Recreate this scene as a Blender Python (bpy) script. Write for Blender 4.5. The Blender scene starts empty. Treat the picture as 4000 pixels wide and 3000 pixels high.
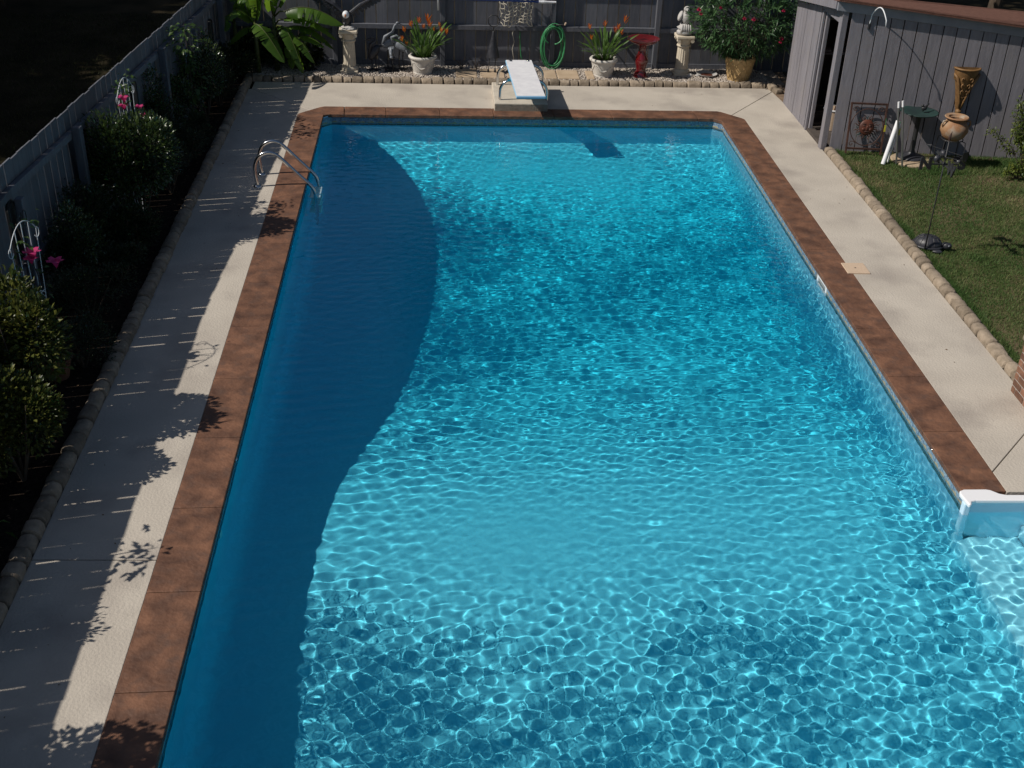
import bpy, math, random
import numpy as np
from mathutils import Vector, Matrix

R = math.radians
random.seed(7)
rng = np.random.default_rng(7)
sc = bpy.context.scene
COL = sc.collection

# ------------------------------------------------------------------ camera
CAM = (2.26566, -19.43383, 6.18923)
YAW, PITCH, ROLL, FOC = 0.07384, -0.53696, 0.03544, 2.30181
cy, sy, cp, sp = math.cos(YAW), math.sin(YAW), math.cos(PITCH), math.sin(PITCH)
fw = Vector((sy * cp, cy * cp, sp)); rt = Vector((cy, -sy, 0)); up = rt.cross(fw)
cr, sr = math.cos(ROLL), math.sin(ROLL)
RT = cr * rt + sr * up; UP = -sr * rt + cr * up
cam = bpy.data.cameras.new('camera'); camo = bpy.data.objects.new('camera', cam); COL.objects.link(camo)
M = Matrix((RT, UP, -fw)).transposed().to_4x4(); M.translation = Vector(CAM); camo.matrix_world = M
cam.sensor_width = 36; cam.lens = FOC * 18; cam.clip_start = 0.1; cam.clip_end = 1500
sc.camera = camo

# ------------------------------------------------------------------ sky, sun, exposure
SUN_AZ, SUN_EL = R(11.5), R(44.5)          # the light travels along +X and a little towards +Y
w = bpy.data.worlds.new('World'); sc.world = w; w.use_nodes = True
wn = w.node_tree
sky = wn.nodes.new('ShaderNodeTexSky'); sky.sky_type = 'NISHITA'; sky.sun_disc = False
sky.sun_elevation = SUN_EL
sky.sun_rotation = math.atan2(-math.cos(SUN_AZ), -math.sin(SUN_AZ))
wn.links.new(sky.outputs[0], wn.nodes['Background'].inputs[0])
wn.nodes['Background'].inputs[1].default_value = 0.05
sun = bpy.data.lights.new('sun', 'SUN'); sun.energy = 4.2; sun.angle = R(0.53); sun.color = (1, .94, .85)
suno = bpy.data.objects.new('sun', sun); COL.objects.link(suno)
sd = Vector((math.cos(SUN_AZ) * math.cos(SUN_EL), math.sin(SUN_AZ) * math.cos(SUN_EL), -math.sin(SUN_EL)))
suno.rotation_euler = sd.to_track_quat('-Z', 'Y').to_euler()
suno.location = (-20, -5, 25)
sun.cycles.is_caustics_light = True
sc.view_settings.view_transform = 'Standard'; sc.view_settings.look = 'None'
sc.view_settings.exposure = 0.0; sc.view_settings.gamma = 1; sc.view_settings.use_curve_mapping = False
sc.cycles.use_denoising = True
sc.cycles.max_bounces = 10; sc.cycles.transmission_bounces = 8
sc.cycles.volume_max_steps = 64; sc.cycles.volume_step_rate = 4
sc.cycles.blur_glossy = 0.3

# ------------------------------------------------------------------ helpers
WLOC = {}

class MB:
    def __init__(s): s.v = []; s.f = []
    def add(s, v, f):
        n = len(s.v); s.v += [tuple(p) for p in v]; s.f += [tuple(i + n for i in q) for q in f]; return s
    def box(s, x0, x1, y0, y1, z0, z1, m=None):
        v = [(x0, y0, z0), (x1, y0, z0), (x1, y1, z0), (x0, y1, z0), (x0, y0, z1), (x1, y0, z1), (x1, y1, z1), (x0, y1, z1)]
        if m is not None: v = [tuple(m @ Vector(p)) for p in v]
        return s.add(v, [(0, 3, 2, 1), (4, 5, 6, 7), (0, 1, 5, 4), (1, 2, 6, 5), (2, 3, 7, 6), (3, 0, 4, 7)])
    def bar(s, a, b, wx, wy, roll=0):
        a, b = Vector(a), Vector(b); d = b - a; L = d.length
        q = d.to_track_quat('Z', 'Y').to_matrix().to_4x4()
        m = Matrix.Translation(a) @ q @ Matrix.Rotation(roll, 4, 'Z')
        return s.box(-wx / 2, wx / 2, -wy / 2, wy / 2, 0, L, m)
    def prism(s, pts, z0, z1):
        n = len(pts)
        v = [(p[0], p[1], z0) for p in pts] + [(p[0], p[1], z1) for p in pts]
        f = [tuple(range(n - 1, -1, -1)), tuple(range(n, 2 * n))] + [(i, (i + 1) % n, n + (i + 1) % n, n + i) for i in range(n)]
        return s.add(v, f)
    def tube(s, pts, r, seg=8, caps=True):
        pts = [Vector(p) for p in pts]; n = len(pts)
        rr = r if hasattr(r, '__len__') else [r] * n
        t0 = (pts[1] - pts[0]).normalized()
        nx = t0.orthogonal().normalized(); v = []
        for i, p in enumerate(pts):
            t = (pts[min(i + 1, n - 1)] - pts[max(i - 1, 0)])
            t = t.normalized() if t.length > 1e-9 else t0
            nx = (nx - t * nx.dot(t)); nx = nx.normalized() if nx.length > 1e-6 else t.orthogonal().normalized()
            b = t.cross(nx)
            for k in range(seg):
                a = 2 * math.pi * k / seg
                v.append(p + (nx * math.cos(a) + b * math.sin(a)) * rr[i])
        f = [(i * seg + k, i * seg + (k + 1) % seg, (i + 1) * seg + (k + 1) % seg, (i + 1) * seg + k) for i in range(n - 1) for k in range(seg)]
        if caps: f += [tuple(range(seg - 1, -1, -1)), tuple(range((n - 1) * seg, n * seg))]
        return s.add(v, f)
    def lathe(s, c, prof, seg=24, sx=1, sy=1, fl=None, caps=False):
        v = []
        for i, (r, z) in enumerate(prof):
            for k in range(seg):
                a = 2 * math.pi * k / seg; q = r * (fl(a, z) if fl else 1)
                v.append((c[0] + q * sx * math.cos(a), c[1] + q * sy * math.sin(a), c[2] + z))
        n = len(prof)
        f = [(i * seg + k, i * seg + (k + 1) % seg, (i + 1) * seg + (k + 1) % seg, (i + 1) * seg + k) for i in range(n - 1) for k in range(seg)]
        if caps: f += [tuple(range(seg - 1, -1, -1)), tuple(range((n - 1) * seg, n * seg))]
        return s.add(v, f)
    def blob(s, c, rad, seg=14, rings=9, m=None, nz=0, flat=None):
        v = []; ph = [random.uniform(0, 6) for _ in range(6)]
        def dis(x, y, z): return 1 + nz * (math.sin(5 * x + ph[0]) * math.sin(4 * y + ph[1]) + math.sin(7 * z + ph[2] + 3 * x)) if nz else 1
        def put(x, y, z):
            d = dis(x, y, z); p = Vector((x * rad[0] * d, y * rad[1] * d, z * rad[2] * d))
            if flat is not None: p.z = max(p.z, flat)
            if m is not None: p = m @ p
            v.append((c[0] + p.x, c[1] + p.y, c[2] + p.z))
        put(0, 0, -1)
        for i in range(1, rings):
            t = math.pi * i / rings
            for k in range(seg):
                a = 2 * math.pi * k / seg; put(math.sin(t) * math.cos(a), math.sin(t) * math.sin(a), -math.cos(t))
        put(0, 0, 1); e = len(v) - 1
        f = [(0, 1 + (k + 1) % seg, 1 + k) for k in range(seg)]
        for i in range(rings - 2):
            b = 1 + i * seg
            f += [(b + k, b + (k + 1) % seg, b + seg + (k + 1) % seg, b + seg + k) for k in range(seg)]
        b = 1 + (rings - 2) * seg
        f += [(b + k, b + (k + 1) % seg, e) for k in range(seg)]
        return s.add(v, f)
    def mesh(s, name, mat, smooth=False, org=(0, 0, 0)):
        me = bpy.data.meshes.new(name)
        me.from_pydata([(p[0] - org[0], p[1] - org[1], p[2] - org[2]) for p in s.v], [], s.f)
        if mat: me.materials.append(mat)
        if smooth:
            try: me.shade_smooth()
            except Exception: pass
        return me

def bevel(o, wd=0.004, seg=1):
    b = o.modifiers.new('bevel', 'BEVEL'); b.width = wd; b.segments = seg; b.limit_method = 'ANGLE'; b.angle_limit = R(40); return o

def put(name, me, loc, parent=None, rot=None):
    o = bpy.data.objects.new(name, me); COL.objects.link(o); loc = Vector(loc)
    if parent is not None:
        o.parent = parent; o.location = loc - WLOC[parent]
    else: o.location = loc
    if rot: o.rotation_euler = rot
    WLOC[o] = loc
    return o

def obj(name, mb, mat, parent=None, smooth=False, org=None, auto=None):
    """one mesh object from world-space geometry; its origin at org (or its parent's place)"""
    if org is None: org = WLOC[parent] if parent is not None else (0, 0, 0)
    o = put(name, mb.mesh(name, mat, smooth, org), org, parent)
    if auto: o.data.set_sharp_from_angle(angle=R(auto))
    return o

def tag(o, label=None, cat=None, group=None, kind=None):
    if label: o['label'] = label
    if cat: o['category'] = cat
    if group: o['group'] = group
    if kind: o['kind'] = kind
    return o

def thing(name, label, cat, loc, group=None):
    o = bpy.data.objects.new(name, None); COL.objects.link(o); o.location = loc; o.empty_display_size = .1
    WLOC[o] = Vector(loc); return tag(o, label, cat, group)

def struct(name, mb, mat, **k):
    return tag(obj(name, mb, mat, **k), kind='structure')

def npmesh(name, V, F, mat, parent=None, org=(0, 0, 0), smooth=False, mats=None, mi=None):
    """V (n,3), F (m,k) numpy -> object, fast path"""
    V = np.asarray(V, np.float32) - np.asarray(org, np.float32); F = np.asarray(F, np.int32); k = F.shape[1]
    me = bpy.data.meshes.new(name); me.vertices.add(len(V)); me.vertices.foreach_set('co', V.ravel())
    me.loops.add(F.size); me.loops.foreach_set('vertex_index', F.ravel())
    me.polygons.add(len(F)); me.polygons.foreach_set('loop_start', np.arange(0, F.size, k, dtype=np.int32))
    if smooth: me.polygons.foreach_set('use_smooth', np.ones(len(F), bool))
    me.materials.append(mat)
    for m_ in mats or []: me.materials.append(m_)
    if mi is not None: me.polygons.foreach_set('material_index', np.asarray(mi, np.int32))
    me.update(calc_edges=True)
    return put(name, me, org, parent)

# ------------------------------------------------------------------ materials
def newmat(name):
    m = bpy.data.materials.new(name); m.use_nodes = True
    return m, m.node_tree, m.node_tree.nodes['Principled BSDF']

def pm(name, c1, c2=None, scale=6, rough=.6, bump=0., bscale=60, detail=4, metal=0, rand=0., c3=None, s3=1.2, spec=.5, stretch=None, coat=0, dist=0):
    m, nt, b = newmat(name); N, L = nt.nodes, nt.links
    b.inputs['Roughness'].default_value = rough; b.inputs['Metallic'].default_value = metal
    b.inputs['Specular IOR Level'].default_value = spec; b.inputs['Coat Weight'].default_value = coat
    b.inputs['Coat Roughness'].default_value = .05
    geo = N.new('ShaderNodeNewGeometry'); src = geo.outputs['Position']
    if stretch:
        mp = N.new('ShaderNodeMapping'); mp.inputs['Scale'].default_value = stretch; L.new(src, mp.inputs[0]); src = mp.outputs[0]
    col = None
    if c2 is not None:
        n = N.new('ShaderNodeTexNoise'); n.inputs['Scale'].default_value = scale; n.inputs['Detail'].default_value = detail
        n.inputs['Distortion'].default_value = dist; L.new(src, n.inputs['Vector'])
        r = N.new('ShaderNodeValToRGB'); r.color_ramp.elements[0].position = .32; r.color_ramp.elements[1].position = .68
        r.color_ramp.elements[0].color = (*c1, 1); r.color_ramp.elements[1].color = (*c2, 1)
        L.new(n.outputs[0], r.inputs[0]); col = r.outputs[0]
        if c3 is not None:
            n3 = N.new('ShaderNodeTexNoise'); n3.inputs['Scale'].default_value = s3; n3.inputs['Detail'].default_value = 5; L.new(geo.outputs['Position'], n3.inputs['Vector'])
            r3 = N.new('ShaderNodeValToRGB'); r3.color_ramp.elements[0].position = .5; r3.color_ramp.elements[1].position = .7
            L.new(n3.outputs[0], r3.inputs[0])
            mx = N.new('ShaderNodeMix'); mx.data_type = 'RGBA'; L.new(r3.outputs[0], mx.inputs[0]); L.new(col, mx.inputs[6]); mx.inputs[7].default_value = (*c3, 1); col = mx.outputs[2]
    if rand:
        oi = N.new('ShaderNodeObjectInfo'); mr = N.new('ShaderNodeMapRange'); L.new(oi.outputs['Random'], mr.inputs[0])
        mr.inputs[3].default_value = 1 - rand; mr.inputs[4].default_value = 1 + rand
        vm = N.new('ShaderNodeVectorMath'); vm.operation = 'SCALE'
        if col is not None: L.new(col, vm.inputs[0])
        else: vm.inputs[0].default_value = c1
        L.new(mr.outputs[0], vm.inputs['Scale']); col = vm.outputs[0]
    if col is not None: L.new(col, b.inputs['Base Color'])
    else: b.inputs['Base Color'].default_value = (*c1, 1)
    if bump:
        n2 = N.new('ShaderNodeTexNoise'); n2.inputs['Scale'].default_value = bscale; n2.inputs['Detail'].default_value = 3; L.new(src, n2.inputs['Vector'])
        bp = N.new('ShaderNodeBump'); bp.inputs['Strength'].default_value = bump; bp.inputs['Distance'].default_value = .01
        L.new(n2.outputs[0], bp.inputs['Height']); L.new(bp.outputs[0], b.inputs['Normal'])
    return m

def leafmat(name, c1, c2, trans=.35, tc=None, rough=.45, scale=4, spec=.4):
    m, nt, b = newmat(name); N, L = nt.nodes, nt.links
    geo = N.new('ShaderNodeNewGeometry')
    n = N.new('ShaderNodeTexNoise'); n.inputs['Scale'].default_value = scale; n.inputs['Detail'].default_value = 3; L.new(geo.outputs['Position'], n.inputs['Vector'])
    ad = N.new('ShaderNodeMath'); ad.operation = 'MULTIPLY_ADD'; L.new(geo.outputs['Random Per Island'], ad.inputs[0]); ad.inputs[1].default_value = .6; ad.inputs[2].default_value = -.3
    a2 = N.new('ShaderNodeMath'); L.new(n.outputs[0], a2.inputs[0]); L.new(ad.outputs[0], a2.inputs[1])
    r = N.new('ShaderNodeValToRGB'); r.color_ramp.elements[0].position = .25; r.color_ramp.elements[1].position = .75
    r.color_ramp.elements[0].color = (*c1, 1); r.color_ramp.elements[1].color = (*c2, 1); L.new(a2.outputs[0], r.inputs[0])
    L.new(r.outputs[0], b.inputs['Base Color']); b.inputs['Roughness'].default_value = rough; b.inputs['Specular IOR Level'].default_value = spec
    t = N.new('ShaderNodeBsdfTranslucent')
    if tc: t.inputs[0].default_value = (*tc, 1)
    else: L.new(r.outputs[0], t.inputs[0])
    mx = N.new('ShaderNodeMixShader'); mx.inputs[0].default_value = trans
    L.new(b.outputs[0], mx.inputs[1]); L.new(t.outputs[0], mx.inputs[2]); L.new(mx.outputs[0], N['Material Output'].inputs[0])
    return m

M_deck = pm('deck_concrete', (.43, .385, .33), (.505, .455, .39), scale=1.6, rough=.8, bump=.6, bscale=42, detail=8, spec=.25, c3=(.35, .31, .27), s3=1.3)
M_coping = pm('stamped_coping', (.082, .041, .027), (.215, .105, .062), scale=4.2, rough=.62, bump=.8, bscale=24, detail=10, spec=.35, rand=.06, c3=(.115, .064, .045), s3=7, stretch=(1, 1.15, 1), dist=.35)
M_plaster = pm('pool_plaster', (.27, .545, .70), (.34, .625, .775), scale=26, rough=.7, detail=8, bump=.1, bscale=50, c3=(.28, .56, .715), s3=2)
M_step = pm('fibreglass_white', (.60, .76, .88), rough=.3)
M_trimtile = pm('trim_tile', (.03, .045, .035), (.07, .075, .055), scale=30, rough=.25)
M_face = pm('shaded_rough_concrete', (.20, .18, .145), (.30, .265, .215), scale=14, rough=.95, bump=1, bscale=40)
M_tubewhite = pm('rim_and_glare_white', (.82, .82, .84), rough=.35)  # step rim's own white; on the metal tubes, sun glare put into colour
M_stone = pm('edging_stone', (.205, .165, .122), (.315, .255, .195), scale=11, rough=.9, bump=1, bscale=30, spec=.2, rand=.27, detail=6)
M_fence = pm('fence_paint', (.098, .105, .124), (.135, .138, .158), scale=5, rough=.75, bump=.3, bscale=30, rand=.16, stretch=(6, 6, .7), spec=.25)
M_shed = pm('shed_paint', (.185, .176, .196), (.24, .228, .25), scale=5, rough=.72, bump=.35, bscale=30, rand=.07, stretch=(5, 5, .6), spec=.25, c3=(.22, .205, .215), s3=3)
M_trim = pm('shed_trim_paint', (.22, .225, .25), (.27, .27, .29), scale=5, rough=.7, bump=.2, bscale=25, spec=.25)
M_roof = pm('roof_shingle', (.10, .048, .036), (.15, .075, .055), scale=14, rough=.9, bump=.6, bscale=60, rand=.18, spec=.2)
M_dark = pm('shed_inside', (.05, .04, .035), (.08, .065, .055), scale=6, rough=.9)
M_soil = pm('mulch', (.012, .008, .006), (.035, .024, .017), scale=22, rough=.95, bump=1, bscale=45, spec=.1)
M_dirt = pm('dirt', (.16, .11, .075), (.23, .165, .115), scale=9, rough=.95, bump=.8, bscale=60, spec=.1)
M_lawnbase = pm('lawn_soil', (.04, .055, .02), (.12, .10, .055), scale=2.3, rough=.95, bump=.6, bscale=90, spec=.05, c3=(.15, .11, .07), s3=.9)
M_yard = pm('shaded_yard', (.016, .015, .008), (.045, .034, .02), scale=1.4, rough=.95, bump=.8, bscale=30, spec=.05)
M_gravel = pm('pea_gravel', (.30, .245, .20), (.62, .56, .50), scale=45, rough=.8, detail=1, spec=.3)
M_gravelbase = pm('gravel_sand', (.18, .145, .115), (.30, .25, .21), scale=30, rough=.95, bump=.6, bscale=90)
M_paver = pm('paver_stone', (.36, .27, .18), (.45, .345, .24), scale=5, rough=.85, bump=.3, bscale=40, rand=.08)
M_chrome = pm('polished_steel', (.62, .62, .62), rough=.14, metal=1)
M_alum = pm('bright_aluminium', (.85, .85, .87), rough=.17, metal=1)
M_iron = pm('black_iron', (.02, .02, .022), rough=.5)
M_pewter = pm('dark_resin', (.018, .019, .024), (.04, .041, .05), scale=14, rough=.45, bump=.2, bscale=30)
M_greymetal = pm('grey_metal', (.14, .155, .18), (.22, .24, .27), scale=16, rough=.5, bump=.2, bscale=40)
M_rust = pm('rusted_iron', (.028, .013, .010), (.075, .03, .018), scale=18, rough=.7, bump=.4, bscale=60)
M_rustred = pm('rusted_face', (.045, .013, .008), (.11, .03, .013), scale=10, rough=.55, bump=.2, bscale=40)
M_verd = pm('verdigris', (.010, .013, .016), (.018, .055, .047), scale=2.6, rough=.5, c3=(.02, .03, .035), s3=7)
M_board = pm('board_white', (.66, .66, .69), (.74, .74, .76), scale=9, rough=.7, bump=.4, bscale=220, spec=.3, c3=(.63, .63, .66), s3=4)
M_boardside = pm('board_blue', (.30, .52, .72), rough=.4)
M_plinth = pm('plinth_concrete', (.46, .41, .34), (.54, .48, .40), scale=5, rough=.85, bump=.6, bscale=55)
M_white = pm('white_plastic', (.75, .76, .78), rough=.4)
M_lid = pm('tan_plastic', (.52, .39, .28), (.58, .44, .32), scale=40, rough=.65)
M_potwhite = pm('cast_white', (.50, .47, .43), (.62, .59, .54), scale=9, rough=.8, bump=.4, bscale=50, rand=.05)
M_column = pm('cast_cream', (.50, .43, .33), (.60, .53, .42), scale=7, rough=.8, bump=.3, bscale=50)
M_castgrey = pm('cast_grey', (.36, .35, .34), (.50, .48, .46), scale=8, rough=.8, bump=.5, bscale=45)
M_potweave = pm('weave_pot', (.42, .28, .12), (.55, .38, .18), scale=8, rough=.6, bump=.2, bscale=50)
M_red = pm('red_glaze', (.085, .004, .006), (.16, .007, .01), scale=5, rough=.12, coat=1)
M_terra = pm('terracotta', (.25, .115, .05), (.34, .21, .115), scale=5, rough=.75, bump=.2, bscale=50, c3=(.33, .285, .23), s3=6)
M_clayold = pm('old_clay', (.12, .05, .03), (.2, .09, .05), scale=8, rough=.8)
M_ochre = pm('ochre_plaster', (.13, .065, .022), (.23, .125, .045), scale=9, rough=.6, bump=.3, bscale=40)
M_hose = pm('green_hose', (.03, .17, .065), (.05, .27, .11), scale=12, rough=.4)
M_rope = pm('cream_rope', (.46, .42, .34), (.56, .52, .43), scale=60, rough=.9)
M_blue = pm('blue_pole', (.012, .05, .24), rough=.35)
M_brick = pm('brick', (.15, .07, .045), (.25, .125, .075), scale=14, rough=.85, bump=.5, bscale=50, rand=.4)
M_mortar = pm('mortar', (.34, .31, .28), (.42, .39, .35), scale=30, rough=.95)
M_wire = pm('white_wire', (.62, .65, .68), rough=.45)
M_bark = pm('bark', (.04, .028, .02), (.09, .065, .045), scale=12, rough=.95, bump=1, bscale=20, stretch=(1, 1, .3))
M_eaglewhite = pm('eagle_head', (.70, .72, .74), rough=.5)
M_beak = pm('eagle_beak', (.35, .12, .04), rough=.5)
M_grey_pvc = pm('grey_tube', (.23, .24, .23), rough=.3, metal=.7)
M_yellow = pm('yellow_tip', (.55, .50, .03), rough=.5)
L_box = leafmat('boxwood_leaf', (.018, .036, .011), (.065, .10, .026), trans=.2, rough=.24, spec=.9)
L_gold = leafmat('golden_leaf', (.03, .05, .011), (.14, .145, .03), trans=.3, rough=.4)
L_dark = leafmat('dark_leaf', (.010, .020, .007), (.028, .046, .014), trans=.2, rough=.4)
L_tree = leafmat('tree_leaf', (.018, .032, .010), (.045, .065, .02), trans=.25)
L_banana = leafmat('banana_leaf', (.05, .115, .014), (.095, .18, .024), trans=.45, tc=(.17, .30, .025), rough=.4, scale=2)
L_stem = leafmat('banana_stem', (.05, .075, .02), (.09, .10, .03), trans=.1)
L_heli = leafmat('heliconia_leaf', (.04, .10, .022), (.11, .20, .04), trans=.35, rough=.35)
L_olea = leafmat('oleander_leaf', (.03, .075, .03), (.08, .155, .06), trans=.25, rough=.35)
L_vine = leafmat('vine_leaf', (.03, .065, .018), (.075, .125, .03), trans=.35, rough=.3)
L_orange = leafmat('orange_flower', (.62, .13, .015), (.80, .26, .03), trans=.3, rough=.5)
L_pink = leafmat('pink_flower', (.55, .02, .14), (.75, .08, .28), trans=.4, rough=.5)
L_redfl = leafmat('red_flower', (.45, .01, .06), (.65, .03, .12), trans=.3, rough=.5)
L_shrub = leafmat('yellow_shrub_leaf', (.04, .075, .015), (.15, .18, .03), trans=.3)

# grass: green and dry blades by place
def grassmat():
    m, nt, b = newmat('grass_blade'); N, L = nt.nodes, nt.links
    geo = N.new('ShaderNodeNewGeometry')
    n = N.new('ShaderNodeTexNoise'); n.inputs['Scale'].default_value = 1.1; n.inputs['Detail'].default_value = 6; L.new(geo.outputs['Position'], n.inputs['Vector'])
    ad = N.new('ShaderNodeMath'); ad.operation = 'MULTIPLY_ADD'; L.new(geo.outputs['Random Per Island'], ad.inputs[0]); ad.inputs[1].default_value = .36; ad.inputs[2].default_value = -.18
    a2 = N.new('ShaderNodeMath'); L.new(n.outputs[0], a2.inputs[0]); L.new(ad.outputs[0], a2.inputs[1])
    r = N.new('ShaderNodeValToRGB'); e = r.color_ramp.elements
    e[0].position = .30; e[0].color = (.046, .105, .024, 1); e[1].position = .84; e[1].color = (.33, .26, .145, 1)
    k = e.new(.60); k.color = (.105, .155, .045, 1)
    L.new(a2.outputs[0], r.inputs[0]); L.new(r.outputs[0], b.inputs['Base Color']); b.inputs['Roughness'].default_value = .6; b.inputs['Specular IOR Level'].default_value = .25
    t = N.new('ShaderNodeBsdfTranslucent'); L.new(r.outputs[0], t.inputs[0])
    mx = N.new('ShaderNodeMixShader'); mx.inputs[0].default_value = .25
    L.new(b.outputs[0], mx.inputs[1]); L.new(t.outputs[0], mx.inputs[2]); L.new(mx.outputs[0], N['Material Output'].inputs[0]); return m
M_grass = grassmat()

# glazed border tile: mottled blue with a tan scallop scroll along its lower half (coordinates of the tile itself)
def tilemat():
    m, nt, b = newmat('border_tile'); N, L = nt.nodes, nt.links
    tc = N.new('ShaderNodeTexCoord'); geo = N.new('ShaderNodeNewGeometry')
    v = N.new('ShaderNodeTexVoronoi'); v.inputs['Scale'].default_value = 46; L.new(geo.outputs['Position'], v.inputs['Vector'])
    r = N.new('ShaderNodeValToRGB'); e = r.color_ramp.elements
    e[0].position = .15; e[0].color = (.12, .17, .25, 1); e[1].position = .9; e[1].color = (.30, .355, .39, 1)
    k = e.new(.55); k.color = (.20, .26, .34, 1)
    L.new(v.outputs['Color'], r.inputs[0])
    sx = N.new('ShaderNodeSeparateXYZ'); L.new(tc.outputs['Object'], sx.inputs[0])
    def mth(op, a, bb=None, c=None):
        n = N.new('ShaderNodeMath'); n.operation = op
        for i, q in enumerate((a, bb, c)):
            if q is None: continue
            if isinstance(q, (int, float)): n.inputs[i].default_value = q
            else: L.new(q, n.inputs[i])
        return n.outputs[0]
    # distance to a wavy band running along local X, centred below the middle
    wave = mth('MULTIPLY', mth('SINE', mth('MULTIPLY', sx.outputs[0], 41.9)), .010)
    d = mth('ABSOLUTE', mth('ADD', mth('ADD', sx.outputs[2], .026), wave))
    band = mth('LESS_THAN', d, .013)
    ex = mth('MULTIPLY', mth('ADD', sx.outputs[0], .02), 1.0); ez = mth('MULTIPLY', mth('ADD', sx.outputs[2], .022), 1.25)
    rr = mth('SQRT', mth('ADD', mth('MULTIPLY', ex, ex), mth('MULTIPLY', ez, ez)))
    shell = mth('LESS_THAN', rr, .033)
    both = mth('MAXIMUM', band, shell)
    mx = N.new('ShaderNodeMix'); mx.data_type = 'RGBA'; L.new(both, mx.inputs[0]); L.new(r.outputs[0], mx.inputs[6])
    tan = N.new('ShaderNodeTexNoise'); tan.inputs['Scale'].default_value = 50; L.new(geo.outputs['Position'], tan.inputs['Vector'])
    rt_ = N.new('ShaderNodeValToRGB'); rt_.color_ramp.elements[0].color = (.26, .20, .12, 1); rt_.color_ramp.elements[1].color = (.46, .38, .24, 1); L.new(tan.outputs[0], rt_.inputs[0])
    L.new(rt_.outputs[0], mx.inputs[7]); L.new(mx.outputs[2], b.inputs['Base Color']); b.inputs['Roughness'].default_value = .2
    return m
M_tile = tilemat()
M_grout = pm('grout', (.24, .25, .25), rough=.9)

# water: clear refracting surface; the body below it takes out red and a little green
def watermat():
    m = bpy.data.materials.new('pool_water'); m.use_nodes = True; nt = m.node_tree; N, L = nt.nodes, nt.links; N.clear()
    o = N.new('ShaderNodeOutputMaterial'); g = N.new('ShaderNodeBsdfGlass'); g.inputs['IOR'].default_value = 1.333; g.inputs['Roughness'].default_value = 0
    L.new(g.outputs[0], o.inputs[0])
    va = N.new('ShaderNodeVolumeAbsorption'); va.inputs['Color'].default_value = (.0, .965, .992, 1)
    ge = N.new('ShaderNodeNewGeometry'); sx = N.new('ShaderNodeSeparateXYZ'); L.new(ge.outputs['Position'], sx.inputs[0])
    lt = N.new('ShaderNodeMath'); lt.operation = 'LESS_THAN'; lt.inputs[1].default_value = -.115; L.new(sx.outputs[2], lt.inputs[0])
    mu = N.new('ShaderNodeMath'); mu.operation = 'MULTIPLY'; mu.inputs[1].default_value = WATER_DENSITY; L.new(lt.outputs[0], mu.inputs[0]); L.new(mu.outputs[0], va.inputs['Density'])
    L.new(va.outputs[0], o.inputs['Volume']); m.cycles.homogeneous_volume = False
    return m
WATER_DENSITY = 1.15
M_water = watermat()

# ================================================================== ground and setting
XL, XR, YF, YN = 0.381, 7.049, -0.381, -16.0      # pool water outline
OXR = 7.43                                        # outer edge of the right coping
ZW = -0.14
def rect(mb, x0, x1, y0, y1, z): return mb.add([(x0, y0, z), (x1, y0, z), (x1, y1, z), (x0, y1, z)], [(0, 1, 2, 3)])
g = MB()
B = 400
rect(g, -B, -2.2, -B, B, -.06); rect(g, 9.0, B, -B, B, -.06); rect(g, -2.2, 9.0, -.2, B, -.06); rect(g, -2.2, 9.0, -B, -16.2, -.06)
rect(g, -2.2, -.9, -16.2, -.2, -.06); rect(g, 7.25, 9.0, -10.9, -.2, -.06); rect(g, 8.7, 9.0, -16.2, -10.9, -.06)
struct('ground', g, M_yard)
struct('planting_bed', MB().prism([(-2.155, -17), (-1.17, -17), (-1.13, 1.25), (-1.13, 2.5), (-1.5, 2.5), (-1.625, .4), (-2.155, -7.8)], -.05, .03), M_soil)
struct('gravel_bed', MB().box(-1.13, 8.6, 1.5, 2.44, -.05, .03), M_gravelbase)
struct('dirt_strip', MB().prism([(8.3, 1.18), (8.345, .5), (8.35, -1.86), (8.8, -1.86), (8.8, 2.44), (8.3, 2.44)], -.05, -.008), M_dirt)
struct('lawn_soil', MB().box(8.42, 20, -9.86, -1.75, -.05, -.006), M_lawnbase)

# deck slabs, each its own piece
deck = struct('pool_deck', MB().box(-.9, 8.2, .2, 1.3, -.12, -.1), M_dirt)
WLOC[deck] = Vector((0, 0, 0))
def slab(pts, name='slab'):
    o = obj(name, MB().prism(pts, -.09, 0), M_deck, deck, org=(pts[0][0], pts[0][1], 0)); return bevel(o, .006, 2)
slab([(-1.0, -17), (-.003, -17), (-.003, -11.836), (-1.0, -11.814)])
slab([(-1.0, -11.803), (-.003, -11.825), (-.003, -.43), (.028, -.362), (.178, -.215), (-.93, .94), (-1.0, .9)])
slab([(.186, -.207), (.332, -.062), (.41, -.001 + .004), (7.04, .003), (7.11, -.035), (7.255, -.192), (8.283, 1.17), (8.283, 1.36), (-.93, 1.36), (-.93, .952)])
slab([(7.262, -.2), (7.402, -.365), (7.433, -.43), (7.433, -10.675), (8.345, -9.69), (8.345, .5), (8.29, 1.155)])
slab([(7.433, -10.69), (8.345, -9.70), (9.6, -9.70), (9.6, -11.0), (7.433, -11.0)])
slab([(8.75, -17), (9.6, -17), (9.6, -11.01), (8.75, -11.01)])

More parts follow.
